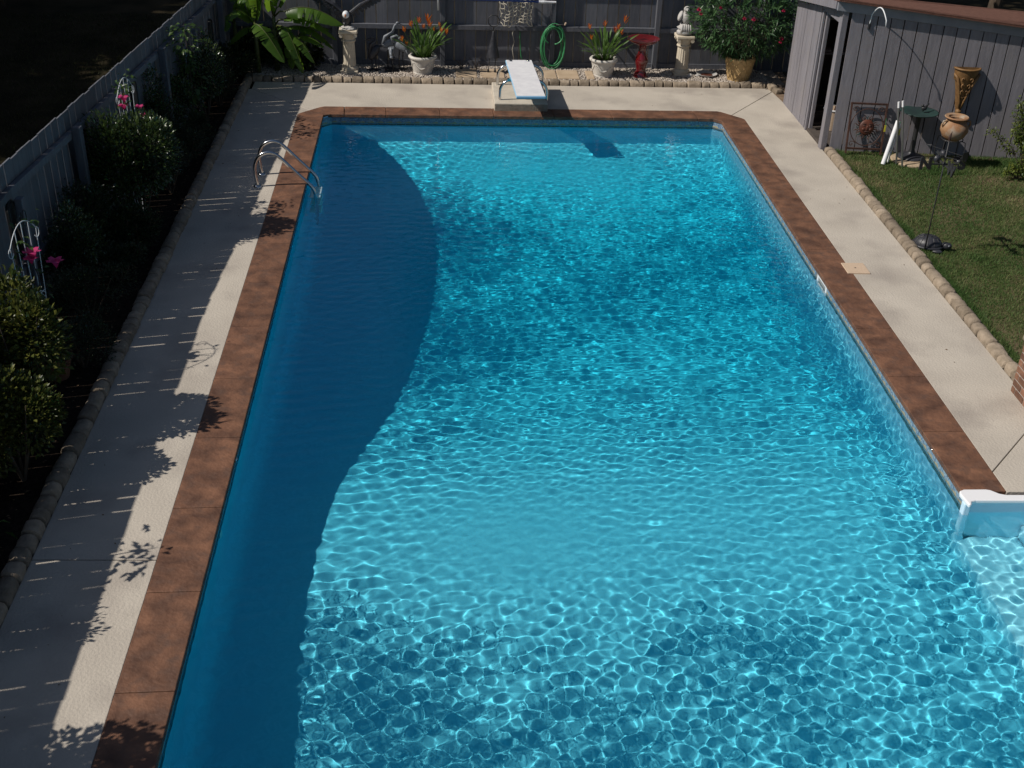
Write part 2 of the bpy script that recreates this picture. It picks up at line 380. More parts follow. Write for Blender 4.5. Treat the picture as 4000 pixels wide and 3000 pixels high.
# pool shell with the deep end under the diving board
prof = [(-16, .88), (-13.3, .87), (-12.6, .83), (-11.8, .80), (-10.96, .83), (-9.92, .94), (-9.09, 1.17), (-8.14, 1.44), (-6.84, 1.68), (-5.39, 1.87), (-3.82, 1.95), (-2.68, 1.87), (-1.82, 1.67), (-.99, 1.33), (-.46, .93), (-.381, .85)]  # made shallower than the real pool to place the underwater shadow edge
ys = np.linspace(-16, -.381, 140); dp = np.interp(ys, [p[0] for p in prof], [p[1] for p in prof])
kern = np.ones(5) / 5; dps = np.convolve(np.pad(dp, 2, 'edge'), kern, 'valid')
cross = [0, .02, .07, .15, .28, .45]                                    # rounded foot of the walls
V, F = [], []
def sect(d):
    out = []; zb = ZW - d; r = .22
    out.append((XL, -.02)); out.append((XL, zb + r))
    for k in range(1, 6):
        a = math.pi / 2 * k / 5; out.append((XL + r * (1 - math.cos(a)), zb + r * (1 - math.sin(a))))
    for x in np.linspace(XL + .6, XR - .6, 6): out.append((x, zb))
    for k in range(5, -1, -1):
        a = math.pi / 2 * k / 5; out.append((XR - r * (1 - math.cos(a)), zb + r * (1 - math.sin(a))))
    out.append((XR, -.02)); return out
STY = -11.12                                                            # steps start here on the right wall
for y, d in zip(ys, dps):
    s_ = sect(d); V += [(x, y, z) for x, z in s_]
m_ = len(s_)
for i in range(len(ys) - 1):
    for k in range(m_ - 1):
        a = i * m_ + k; F.append((a, a + m_, a + m_ + 1, a + 1))
def keep(f):
    c = [V[i] for i in f]
    return not (all(p[0] > XR - .001 for p in c) and max(p[1] for p in c) < STY + .1)
F = [f for f in F if keep(f)]
e = (len(ys) - 1) * m_
F.append(tuple(range(e + m_ - 1, e - 1, -1))); F.append(tuple(range(0, m_)))
pm_ = MB(); pm_.v = V; pm_.f = F
pool = struct('pool', pm_, M_plaster, smooth=True, auto=40)
# piece of right wall between coping and steps, corners clipped at the far end
cl = MB()
for (a, b) in (((XL, -.54), (.541, YF)), ((6.9, YF), (XR, -.54))):
    cl.add([(a[0], a[1], -.02), (b[0], b[1], -.02), (b[0], b[1], -1.1), (a[0], a[1], -1.1)], [(0, 1, 2, 3)])
corner = obj('corner_wall', cl, M_plaster, pool)

# wall tiles
TW, TH = .152, .15
tme = MB().box(-TW / 2 + .003, TW / 2 - .003, -.006, .006, -TH / 2, TH / 2).mesh('wall_tile', M_tile)
tiles = []
def tilerun(p, q, skip=None):
    p, q = Vector((*p, 0)), Vector((*q, 0)); d = q - p; n = max(1, round(d.length / TW)); a = math.atan2(d.y, d.x)
    for i in range(n):
        c = p + d * ((i + .5) / n)
        if skip and skip(c): continue
        o = put('wall_tile', tme, (c.x, c.y, -.115), pool, (0, 0, a)); o.scale.x = d.length / n / TW; tiles.append(o)
tilerun((XR - .003, -.54), (XR - .003, STY + .03), lambda c: -6.7 < c.y < -6.27)
tilerun((6.9, YF - .003), (XR - .003, -.54)); tilerun((.541, YF - .003), (6.9, YF - .003))
tilerun((XL + .003, -.54), (.541, YF - .003)); tilerun((XL + .003, -16), (XL + .003, -.54))
trm = MB().box(-TW / 2 + .003, TW / 2 - .003, -.007, .005, -.032, .032).mesh('trim_tile', M_trimtile)
for t_ in list(tiles):
    o = put('trim_tile', trm, tuple(WLOC[t_] - Vector((0, 0, .111))), pool, tuple(t_.rotation_euler)); o.scale.x = t_.scale.x; tiles.append(o)
# grout behind the tiles
gr = MB()
gr.add([(XL + .002, -16, -.2), (XL + .002, -.54, -.2), (XL + .002, -.54, -.03), (XL + .002, -16, -.03)], [(0, 1, 2, 3)]); gr.box(XR - .003, XR + .03, STY + .03, -.54, -.2, -.03); gr.box(.541, 6.9, YF - .003, YF + .03, -.2, -.03)
grout = obj('grout', gr, M_grout, pool)

# coping, slab by slab
cop = struct('coping', MB().box(.8, 6.6, -.3, -.1, -.12, -.07), M_coping)
CZ0, CZ1 = -.05, 0.006
def cslab(pts): return bevel(obj('coping_slab', MB().prism(pts, CZ0, CZ1), M_coping, cop, org=(*pts[0], 0)), .007, 2)
G = .003; IO = .035                                                       # joint half width, overhang over the water
yl = [-16.2, -14.4, -13.298, -12.235, -11.142, -10.048, -8.947, -7.82, -6.72, -5.6, -4.5, -3.35, -2.2, -.95]
for a, b in zip(yl[:-1], yl[1:]): cslab([(0, a + G), (XL + IO, a + G + .012), (XL + IO, b - G + .012), (0, b - G)])
cslab([(0, -.95 + G), (XL + IO, -.95 + G + .012), (XL + IO, -.46), (.541, YF - IO), (.75, YF - IO), (.72, -.004), (.4, -.004), (.33, -.045), (.035, -.36), (0, -.43)])
xs = [.735, 1.417, 2.308, 3.196, 4.2, 5.175, 6.05, 6.62]
for a, b in zip(xs[:-1], xs[1:]): cslab([(a + G + .02, YF - IO), (b - G + .02, YF - IO), (b - G, -.004), (a + G, -.004)])
cslab([(6.64 + G, YF - IO), (6.9, YF - IO), (XR - IO, -.53), (XR - IO, -1.4 + G), (OXR, -1.4 + G), (OXR, -.43), (7.4, -.37), (7.11, -.045), (7.04, -.004), (6.62 + G, -.004)])
yr = [-1.4, -2.541, -3.6, -4.65, -5.7, -6.761, -7.864, -8.938, -9.999, -11.0]
for a, b in zip(yr[1:], yr[:-1]): cslab([(XR - IO, a + G), (OXR, a + G), (OXR, b - G), (XR - IO, b - G)])

# fibreglass entry steps, recessed in the right wall
st = thing('pool_steps', 'white moulded steps set into the pool wall at the right edge, half under water', 'pool steps', (7.6, -12.5, 0))
fl = MB()
def flange(pts): fl.prism(pts, -.015, .026)
flange([(6.972, -11.055), (6.985, -11.01), (7.03, -10.988), (7.235, -10.988), (7.275, -11.0), (7.335, -11.055), (7.39, -11.075), (7.9, -11.085), (8.62, -11.1), (8.62, -11.185), (7.9, -11.17), (7.08, -11.158), (7.035, -11.17), (7.015, -11.22), (6.99, -11.22)])
bevel(obj('rim', fl, M_tubewhite, st), .012, 3)
sw = MB()
sw.box(6.99, 8.62, STY + .0, STY + .03, -1.3, -.0152)                      # wall under the rim facing the camera
sw.box(8.6, 8.63, -16, STY, -1.3, .02)
obj('side_wall', sw, M_step, st)
for (xa, xb, zt) in ((7.0, 7.58, -.64), (7.58, 8.08, -.42), (8.08, 8.6, -.22)):
    bevel(obj('tread', MB().box(xa, xb, -16, STY - .001, -1.35, zt), M_step, st), .03, 3)
bevel(obj('edge_trim', MB().box(6.985, 7.05, STY - .04, STY + .03, -1.3, -.016), M_step, st), .012, 2)

# water surface: real ripples
nx, ny = 664, 1256
xg = np.linspace(XL - .03, 8.62, nx); yg = np.linspace(-16.02, YF + .03, ny)
X, Y = np.meshgrid(xg, yg)
D = np.interp(Y, ys, dps)
wr = np.random.default_rng(3)
def waves(n, l0, l1, a0, lref, spread=None):
    Z = np.zeros_like(X)
    for i in range(n):
        lam = wr.uniform(l0, l1); k = 2 * math.pi / lam
        th = wr.uniform(0, 2 * math.pi) if spread is None else math.pi / 2 + wr.normal(0, spread)
        mod = 1 + .7 * np.sin(X * wr.uniform(.4, 1.6) + Y * wr.uniform(.4, 1.6) + wr.uniform(0, 6))
        Z += a0 * (lam / lref) ** 1.5 * mod * np.sin(k * (X * math.cos(th) + Y * math.sin(th)) + wr.uniform(0, 7))
    return Z
def smooth(t): t = np.clip(t, 0, 1); return t * t * (3 - 2 * t)
def spot(x, y, rx, ry): return np.exp(-(((X - x) / rx) ** 2 + ((Y - y) / ry) ** 2))
big = waves(70, .052, .19, .000092, .085); small = waves(44, .055, .10, .000046, .07, .75); wind = waves(48, .06, .20, .000088, .09, .40); cross = waves(26, .09, .28, .00012, .12)
near = smooth((-10.9 - Y) / 1.5); right = smooth((X - 5.3) / 1.2) * smooth((-1.6 - Y) / 2.0)
AL = .07 + .80 * near + .74 * right * (1 - near)
AS = .40 - .10 * near
AW = .46 + .12 * smooth((-2.2 - Y) / 1.5) - .35 * near + (.2 + .35 * near) * smooth((2.4 - X) / 1.2)
patch = 1 + .2 * np.sin(X * .9 + 1.7 * np.sin(Y * .5)) * np.sin(Y * .8 + 1.1 * np.sin(X * .7)) + .1 * np.sin(X * 2.3 + 1.3 * np.sin(Y * 1.9)) * np.sin(Y * 2.1 + np.sin(X * 1.7))
calm = (1 - .8 * spot(2.5, -10.9, 1.6, 1.0)) * (1 - .35 * spot(4.6, -10.6, 1.6, 1.0)) * (1 - .72 * spot(3.0, -1.3, 2.6, .9))
Z = (big * AL + small * AS + wind * AW) * patch * calm + cross * (.45 + .6 * near) * smooth((2.2 - X) / .9)
VW = np.stack([X, Y, Z + ZW], -1).reshape(-1, 3); idx = np.arange(nx * ny).reshape(ny, nx)
FW = np.stack([idx[:-1, :-1], idx[:-1, 1:], idx[1:, 1:], idx[1:, :-1]], -1).reshape(-1, 4)
cx = X[:-1, 1:].reshape(-1); cyy = Y[1:, :-1].reshape(-1)
FW = FW[(cx < XR + .045) | (cyy < STY + .02)]
water = tag(npmesh('water', VW, FW, M_water, smooth=True), kind='structure')
water.cycles.is_caustics_caster = True

# ================================================================== stone edging
def stone_mesh(i):
    mb = MB(); rr = random.Random(i); L = 1.0; n = 7
    sec = [(-.5, 0), (-.5, .62), (-.36, .88), (-.12, 1.0), (.14, 1.0), (.38, .87), (.5, .6), (.5, 0)]
    xsn = [-.5, -.44, -.2, .1, .42, .5]; v = []
    for a, x in enumerate(xsn):
        end = a in (0, len(xsn) - 1)
        for (y, z) in sec:
            k = .78 if end else 1
            v.append((x * L, y * k + rr.uniform(-.035, .035), max(0, z * (.9 if end else 1) + (rr.uniform(-.05, .05) if z else 0))))
    m = len(sec); f = []
    for a in range(len(xsn) - 1):
        for b in range(m): f.append((a * m + b, a * m + (b + 1) % m, (a + 1) * m + (b + 1) % m, (a + 1) * m + b))
    f.append(tuple(range(m - 1, -1, -1))); f.append(tuple(range((len(xsn) - 1) * m, len(xsn) * m)))
    mb.add(v, f); return mb.mesh('edging_stone', M_stone, True)
stone_mes = [stone_mesh(i) for i in range(8)]
for m_ in stone_mes: m_.set_sharp_from_angle(angle=R(50))
def edging(parent, p, q, L0, W, H, z=-.02):
    p, q = Vector((*p, z)), Vector((*q, z)); d = q - p; T = d.length; u = d.normalized(); a = math.atan2(d.y, d.x); t = 0; i = 0
    while t < T - .05:
        L = L0 * random.choice((.8, .9, 1, 1.05, 1.4)); L = min(L, T - t)
        c = p + u * (t + L / 2)
        o = put('edging_stone', random.choice(stone_mes), c, parent, (random.uniform(-.07, .07), random.uniform(-.05, .05), a + random.choice((0, math.pi)) + random.uniform(-.05, .05)))
        o.scale = (L - .018, W * random.uniform(.9, 1.08), H * random.uniform(.85, 1.1)); t += L; i += 1
e1 = thing('stone_edging', 'low tan stone edging between the left deck and the planting bed', 'edging', (-1.09, -8, 0))
edging(e1, (-1.09, -16.6), (-1.05, 1.42), .2, .155, .11)
e2 = thing('stone_edging', 'row of rough tan edging stones in front of the gravel bed', 'edging', (3.5, 1.46, 0))
edging(e2, (-.98, 1.45), (8.25, 1.43), .19, .14, .11)
edging(e2, (8.3, 1.42), (8.42, 1.0), .2, .15, .1)
e3 = thing('stone_edging', 'pale tan stone edging between the right deck and the lawn', 'edging', (8.43, -5, 0))
edging(e3, (8.43, -9.3), (8.43, -1.9), .2, .155, .1)

# gravel: every pebble real, one mass
def pebbles(n, x0, x1, y0, y1, z, r0, r1, avoid=None):
    cx = rng.uniform(x0, x1, n); cyy = rng.uniform(y0, y1, n)
    if avoid is not None:
        k = ~avoid(cx, cyy); cx, cyy = cx[k], cyy[k]; n = len(cx)
    base = np.array([(1, 0, 0), (.3, .95, 0), (-.8, .6, 0), (-.8, -.6, 0), (.3, -.95, 0), (.1, .1, .8), (0, 0, -.6)])
    f = np.array([(0, 1, 5), (1, 2, 5), (2, 3, 5), (3, 4, 5), (4, 0, 5), (1, 0, 6), (2, 1, 6), (3, 2, 6), (4, 3, 6), (0, 4, 6)])
    r = rng.uniform(r0, r1, n); a = rng.uniform(0, 6.28, n); sx = rng.uniform(.7, 1.3, (n, 1))
    b = base[None] * np.stack([sx, 1 / sx, rng.uniform(.7, 1.1, (n, 1))], -1) + rng.uniform(-.15, .15, (n, 7, 3))
    ca, sa = np.cos(a)[:, None], np.sin(a)[:, None]
    P = np.stack([b[..., 0] * ca - b[..., 1] * sa, b[..., 0] * sa + b[..., 1] * ca, b[..., 2]], -1) * r[:, None, None]
    P += np.stack([cx, cyy, z + rng.uniform(-.004, .008, n)], -1)[:, None]
    return P.reshape(-1, 3), (f[None] + (np.arange(n) * 7)[:, None, None]).reshape(-1, 3)
PAV = [(4.22, 4.45, 1.62, 2.16), (4.47, 4.86, 1.62, 2.16), (3.06, 3.50, 1.62, 2.16), (3.55, 3.95, 1.62, 2.16), (2.62, 3.0, 1.62, 2.16), (5.0, 5.14, 1.62, 2.14)]
def avoid(x, y):
    k = np.zeros(len(x), bool)
    for a, b, c, d in PAV: k |= (x > a) & (x < b) & (y > c) & (y < d)
    return k
Vp, Fp = pebbles(14000, -1.0, 8.35, 1.53, 2.4, .036, .010, .021, avoid)
tag(npmesh('gravel', Vp, Fp, M_gravel), kind='stuff')
names = ['under the metal stake figure', 'just left of the diving board', 'behind the diving board', 'right of the diving board', 'below the green hose coil', 'beside the right white pot']
order = sorted(PAV)
for (a, b, c, d), nm in zip(order, ['tan paving stone lying in gravel beneath the twiggy shadows', 'tan paving stone in gravel under the metal garden figure', 'tan paving stone in gravel hidden behind the diving board', 'narrow tan paving stone in gravel just right of the diving board', 'square tan paving stone in gravel below the green hose coil', 'sliver of tan paving stone beside the right white flower pot']):
    tag(bevel(obj('paving_stone', MB().box(a, b, c, d, .0, .06), M_paver, org=((a + b) / 2, (c + d) / 2, 0)), .012, 2), nm, 'paving stone')

# ================================================================== fences
pk_mes = {}
def picket_mesh(wd, h, th, mat):
    key = (round(wd, 3), round(h, 3), th)
    if key not in pk_mes:
        pk_mes[key] = MB().box(-wd / 2, wd / 2, -th / 2, th / 2, 0, h).mesh('picket', mat)
    return pk_mes[key]
LF = [(-2.15, -17.2, 1.83), (-2.15, -7.8, 1.83), (-1.62, .4, 1.68), (-1.5, 2.5, 1.66)]
def lf_at(y):
    for a, b in zip(LF[:-1], LF[1:]):
        if a[1] <= y <= b[1]:
            t = (y - a[1]) / (b[1] - a[1]); return a[0] + (b[0] - a[0]) * t, a[2] + (b[2] - a[2]) * t, math.atan2(b[1] - a[1], b[0] - a[0])
    return LF[-1][0], LF[-1][2], math.pi / 2
lf = thing('board_fence', 'long grey board fence in shade along the left planting bed', 'fence', (-2.15, -8, 0))
y = -17.1
while y < 2.4:
    x, h, a = lf_at(y); wd = random.choice((.186, .19, .194)); gap = random.choice((.002, .005, .007, .009, .012, .016))
    hh = round(random.choice((1.82, 1.83, 1.835)), 3)
    o = put('picket', picket_mesh(wd, hh, .018, M_fence), (x, y + wd / 2, -.02), lf, (0, 0, a + random.uniform(-.012, .012)))
    o.scale.z = h / 1.83; y += wd + gap
def seg_bar(parent, name, y0, y1, off, z0f, z1f, th, mat):
    xa, ha, a = lf_at(y0 + .01); xb, hb, _ = lf_at(y1 - .01)
    nx_, ny_ = math.sin(a), -math.cos(a)
    mb = MB()
    v = []
    for (x, yy, h) in ((xa, y0, ha), (xb, y1, hb)):
        z0, z1 = z0f(h), z1f(h)
        for o_ in (off, off + th):
            for z in (z0, z1): v.append((x + nx_ * o_, yy + ny_ * o_, z))
    mb.add(v, [(0, 1, 3, 2), (4, 6, 7, 5), (0, 4, 5, 1), (2, 3, 7, 6), (1, 5, 7, 3), (0, 2, 6, 4)])
    return bevel(obj(name, mb, mat, parent, org=(xa, y0, 0)), .004)
pys = [-17.0, -13.3, -9.6, -5.9, -2.2, 1.5]
mids = [-15.15, -11.45, -7.75, -4.05, -.35]
breaks = [-17.15, -9.6, -7.8, -5.9, -2.2, .4, 2.4]
for a, b in zip(breaks[:-1], breaks[1:]):
    seg_bar(lf, 'rail', a + .003, b - .003, .0105, lambda h: h - .33, lambda h: h - .245, .06, M_fence)
    seg_bar(lf, 'rail', a + .003, b - .003, .0105, lambda h: .62, lambda h: .705, .055, M_fence)
    seg_bar(lf, 'rail', a + .003, b - .003, .0105, lambda h: .12, lambda h: .2, .04, M_fence)
for py in pys:
    x, h, a = lf_at(py); nx_, ny_ = math.sin(a), -math.cos(a); c = (x + nx_ * .125, py + ny_ * .125)
    mb = MB().box(-.05, .05, -.05, .05, -.05, h - .19, Matrix.Translation((*c, 0)) @ Matrix.Rotation(a, 4, 'Z'))
    po = bevel(obj('post', mb, M_fence, lf, org=(*c, 0)), .006)
for py in mids:
    x, h, a = lf_at(py); nx_, ny_ = math.sin(a), -math.cos(a); c = (x + nx_ * .115, py + ny_ * .115)
    mb = MB().box(-.045, .045, -.04, .04, -.05, h - .36, Matrix.Translation((*c, 0)) @ Matrix.Rotation(a, 4, 'Z'))
    bevel(obj('post', mb, M_fence, lf, org=(*c, 0)), .006)

bf = thing('board_fence', 'grey board fence behind the gravel bed and its pots', 'fence', (4, 2.46, 0))
x = -1.45
while x < 8.9:
    wd = random.choice((.186, .19, .194)); gap = random.choice((.008, .012, .015))
    put('picket', picket_mesh(wd, random.choice((1.80, 1.82, 1.84)), .018, M_fence), (x + wd / 2, 2.46, .0), bf, (0, 0, random.uniform(-.015, .015))); x += wd + gap
bposts = [-1.42, .42, 2.38, 4.40, 6.33, 8.3]
for px in bposts: bevel(obj('post', MB().box(px - .045, px + .045, 2.345, 2.448, -.05, 1.86), M_fence, bf, org=(px, 2.4, 0)), .006)
for a, b in zip(bposts[:-1], bposts[1:]):
    for z0, z1, th in ((.70, .785, .06), (1.5, 1.585, .06)):
        bevel(obj('rail', MB().box(a + .047, b - .047, 2.448 - th, 2.4485, z0, z1), M_fence, bf, org=(a, 2.42, 0)), .004)
    obj('kick_board', MB().box(a + .047, b - .047, 2.425, 2.447, -.02, .125), M_fence, bf, org=(a, 2.43, 0))

# ================================================================== shed
A = Vector((8.32, -1.854, 0)); FD = Vector((.99452, -.10453, 0)); FN = Vector((-.10453, -.99452, 0))   # front line, outward normal
shed = thing('garden_shed', 'grey board garden shed with brown shingle roof and open doorway', 'shed', tuple(A))
def fpt(s, off, z): return A + FD * s + FN * off + Vector((0, 0, z))
FL = 4.6
FM = Matrix((( FD.x, -FN.x, 0, A.x), (FD.y, -FN.y, 0, A.y), (0, 0, 1, 0), (0, 0, 0, 1)))   # local x along wall, y inward
def ztop(s): return 2.14 - .098 * s
s = .13
while s < FL:
    wd = .182
    mb = MB().box(-wd / 2 + .0, wd / 2, 0, .018, .0, ztop(s) + .02, Matrix.Rotation(math.atan2(FD.y, FD.x), 4, 'Z'))
    put('siding_board', mb.mesh('siding_board', M_shed), fpt(s + wd / 2, .0 + random.uniform(0, .004), -.02), shed); s += wd + .017
# left wall boards, with the doorway between y=-1.72 and -.92
yb = .53; LX = 8.33
yy = yb
while yy > -1.86 + .05:
    wd = .142; y0 = yy - wd; indoor = (y0 < -.93 and yy > -1.70)
    zb = -.02; zt = 2.13 - .17 * max(0, (y0 + 1.85))
    zlo = 1.93 if indoor else zb
    if y0 > -1.72 or not indoor:
        if not (-1.86 < y0 < -1.70):
            put('siding_board', MB().box(0, .018, -wd / 2, wd / 2, zlo, zt).mesh('siding_board', M_shed), (LX - random.uniform(0, .004), yy - wd / 2, 0), shed)
    yy -= wd + .007
bevel(obj('corner_trim', MB().box(8.308, 8.40, -1.862, -1.725, -.02, 2.14), M_shed, shed), .005)
bevel(obj('door_frame', MB().box(8.315, 8.355, -.93, -.87, -.02, 1.94).box(8.36, 8.42, -.99, -.935, -.02, 1.93), M_shed, shed), .005)
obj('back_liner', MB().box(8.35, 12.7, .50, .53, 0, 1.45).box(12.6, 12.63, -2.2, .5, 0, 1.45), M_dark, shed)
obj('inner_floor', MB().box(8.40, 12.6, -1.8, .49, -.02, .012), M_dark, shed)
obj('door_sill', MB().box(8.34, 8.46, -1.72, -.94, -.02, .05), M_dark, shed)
# studs seen through the doorway
for k, yy in enumerate((.1, -.5)): obj('stud', MB().box(8.352, 8.44, yy, yy + .04, 0, 1.8), M_shed, shed)
obj('shelf', MB().box(8.7, 9.6, -.1, .3, 1.02, 1.05), M_shed, shed)
# roof: high in front, falling to the back
def rp(s, t, dz=0):   # s along front, t 0..1 front to back
    f = fpt(s, .10, 0); b_ = Vector((f.x, .75, 0)); p = f.lerp(b_, t)
    zf = 2.285 - .098 * s; zk = 1.86 - .075 * s
    p.z = zf + (zk - zf) * t + dz; return p
def hexa(a, b, c, d, th):
    v = [a, b, c, d] + [p + Vector((0, 0, th)) for p in (a, b, c, d)]
    return MB().add(v, [(3, 2, 1, 0), (4, 5, 6, 7), (0, 1, 5, 4), (1, 2, 6, 5), (2, 3, 7, 6), (3, 0, 4, 7)])
roof = obj('roof', hexa(rp(-.12, 0), rp(FL, 0), rp(FL, 1), rp(-.12, 1), .02), M_roof, shed)
nr = 17
for i in range(nr):
    t0, t1 = i / nr, (i + 1) / nr + .01
    s0 = -.12 - (.15 if i % 2 else 0)
    k = 0
    while s0 < FL:
        a_, b_ = max(s0, -.12), min(s0 + .33, FL)
        if b_ - a_ > .03:
            sh = hexa(rp(a_ + .003, t0, .024), rp(b_ - .003, t0, .024), rp(b_ - .003, min(t1, 1), .021), rp(a_ + .003, min(t1, 1), .021), .012)
            obj('shingle', sh, M_roof, roof, org=tuple(rp(a_, t0)))
        s0 += .33
fa = hexa(rp(-.1, .028, -.135), rp(FL, .028, -.135), rp(FL, .042, -.135), rp(-.1, .042, -.135), .133)
bevel(obj('fascia', fa, M_trim, shed), .004)
rk = hexa(rp(-.122, .043, -.12), rp(-.09, .043, -.12), rp(-.09, 1, -.12), rp(-.122, 1, -.12), .118)
bevel(obj('rake_board', rk, M_shed, shed), .004)

# ================================================================== diving board
db = thing('diving_board', 'white diving board on two bent steel rails over a concrete block', 'diving board', (3.7, .5, 0))
bevel(obj('plinth', MB().box(3.235, 4.13, -.13, 1.08, -.02, .135), M_plinth, db), .015, 2)
bevel(obj('shaded_rough_face', MB().box(3.24, 4.125, -.142, -.1305, -.02, .122), M_face, db), .004)  # rough front, also coloured darker to hold the shade on it
def rail(yc, top):
    pts = [(3.33, yc, .14), (3.33, yc, top - .2)]
    for k in range(1, 7):
        a = math.pi / 2 * k / 6; pts.append((3.33 + .2 * (1 - math.cos(a)), yc, top - .2 + .2 * math.sin(a)))
    pts += [(8.0 - 0 - p[0] - .55, p[1], p[2]) for p in reversed(pts)]
    return MB().tube(pts, .024, 12)
obj('steel_rail', rail(.06, .475), M_chrome, db, smooth=True, auto=50); obj('steel_rail', rail(.92, .485), M_chrome, db, smooth=True, auto=50)
BA = Vector((3.695, 1.02, 0)); BB = Vector((3.768, -1.06, 0)); bd = (BB - BA).normalized(); bn = Vector((-bd.y, bd.x, 0))
def bslab(z0, z1, hw0, hw1, ext=0):
    a = BA - bd * ext; b = BB + bd * ext
    return MB().prism([tuple((b - bn * hw1))[:2], tuple((b + bn * hw1))[:2], tuple((a + bn * hw0))[:2], tuple((a - bn * hw0))[:2]], z0, z1)
bo = bevel(obj('board', bslab(.502, .545, .232, .238), M_boardside, db), .012, 3)
bevel(obj('tread_surface', bslab(.5452, .5485, .222, .228, -.012), M_board, db), .001)
obj('bracket', MB().box(3.45, 3.52, .02, .10, .46, .5018), M_chrome, db)
for sx in (-.15, .15):
    c = BA + bd * .075 + bn * sx
    obj('bolt', MB().lathe((c.x, c.y, .5485), [(.035, 0), (.034, .008), (.02, .014), (.001, .015)], 14), M_chrome, db, smooth=True)

# ================================================================== pool ladder
ld = thing('pool_ladder', 'chrome pool ladder with arched handrails on the left edge', 'ladder', (.1, -3.4, 0))
ladparts = []
def handrail(yc):
    ctl = [(-.24, 0), (-.262, .2), (-.25, .33), (-.19, .44), (-.09, .495), (.0, .49), (.09, .435), (.3, .22), (.47, .05), (.535, -.04), (.56, -.16), (.565, -.4), (.565, -1.15)]
    pts = []
    for i in range(len(ctl) - 1):
        p0, p1, p2, p3 = [Vector(ctl[max(0, min(len(ctl) - 1, j))]) for j in (i - 1, i, i + 1, i + 2)]
        for t in (0, .25, .5, .75):
            q = .5 * ((2 * p1) + (p2 - p0) * t + (2 * p0 - 5 * p1 + 4 * p2 - p3) * t * t + (3 * p1 - p0 - 3 * p2 + p3) * t ** 3)
            pts.append((q.x, yc, q.y))
    pts.append((ctl[-1][0], yc, ctl[-1][1])); return MB().tube(pts, .0245, 14)
for yc in (-3.17, -3.64):
    ladparts.append(obj('handrail', handrail(yc), M_chrome, ld, smooth=True, auto=50))
    obj('escutcheon', MB().lathe((-.24, yc, 0.0), [(.062, 0), (.062, .012), (.045, .026), (.026, .03)], 20), M_chrome, ld, smooth=True)
for z in (-.225, -.5, -.78):
    ladparts.append(bevel(obj('tread', MB().box(.465, .62, -3.615, -3.195, z - .03, z + .02), M_white, ld), .015, 2))

# skimmer, bolts, jets
sk = thing('pool_skimmer', 'pool skimmer with tan square lid and white mouth in the right wall', 'skimmer', (7.3, -6.4, 0))
bevel(obj('lid', MB().prism([(7.36, -6.42), (7.645, -6.425), (7.645, -6.125), (7.36, -6.12)], -.03, .016), M_lid, sk), .004)
obj('lift_hole', MB().lathe((7.5, -6.27, .0161), [(.012, 0), (.012, .0006), (.0005, .0007)], 10), M_iron, sk)
mf = MB()
for (a, b, c, d) in ((-6.68, -6.63, -.24, -.045), (-6.33, -6.28, -.24, -.045), (-6.6299, -6.3301, -.085, -.045), (-6.6299, -6.3301, -.24, -.2)): mf.box(XR - .018, XR + .015, a, b, c, d)
skm = obj('mouth_frame', mf, M_white, sk)
skt = obj('throat', MB().box(XR + .016, XR + .2, -6.63, -6.33, -.2, -.085), M_lid, sk)
for loc, lab in (((XR - .012, -10.245, -.035), 'small chrome eye bolt under the right coping near the white steps'), ((XL + .012, -10.34, -.035), 'small chrome eye bolt under the left coping')):
    tag(obj('eye_bolt', MB().blob(loc, (.022, .022, .022), 12, 8).lathe(loc, [(.035, -.004), (.035, .004), (.02, .008)], 12), M_chrome, smooth=True, org=loc), lab, 'eye bolt')
jets = []
for loc, lab in (((XL + .004, -11.19, -.33), 'white round return jet under water on the near left wall'), ((XL + .004, -.9, -.33), 'white round return jet under water near the far left corner')):
    mb = MB().lathe((0, 0, 0), [(.001, .012), (.025, .012), (.045, .006), (.05, 0)], 18)
    o = put('return_jet', mb.mesh('return_jet', M_white, True), loc, None, (0, R(90), 0)); jets.append(tag(o, lab, 'return jet'))

for o in [pool, corner, grout, skm, skt] + tiles + jets + ladparts + [c for c in st.children]:
    o.cycles.is_caustics_receiver = True

# ================================================================== plants: leaf clouds from real leaf-sized faces
def leafcloud(P, Dr, L, W, fold=.25, droop=0.):
    """P (n,3) bases, Dr (n,3) unit directions, L/W (n,) -> V, F; each leaf two folded triangles pairs"""
    n = len(P); up_ = np.tile([0, 0, 1.], (n, 1)) + rng.normal(0, .35, (n, 3))
    S = np.cross(Dr, up_); S /= np.linalg.norm(S, axis=1, keepdims=True) + 1e-9
    Nn = np.cross(S, Dr)
    L = L[:, None]; W = W[:, None]
    mid = P + Dr * L * .5 - np.array([0, 0, 1.]) * droop * L * .25
    tip = P + Dr * L - np.array([0, 0, 1.]) * droop * L
    l = mid + S * W * .5 + Nn * W * fold; r = mid - S * W * .5 + Nn * W * fold
    V = np.stack([P, l, mid, r, tip], 1).reshape(-1, 3)
    f = np.array([(0, 2, 1), (0, 3, 2), (1, 2, 4), (2, 3, 4)])
    F = (f[None] + (np.arange(n) * 5)[:, None, None]).reshape(-1, 3)
    return V, F

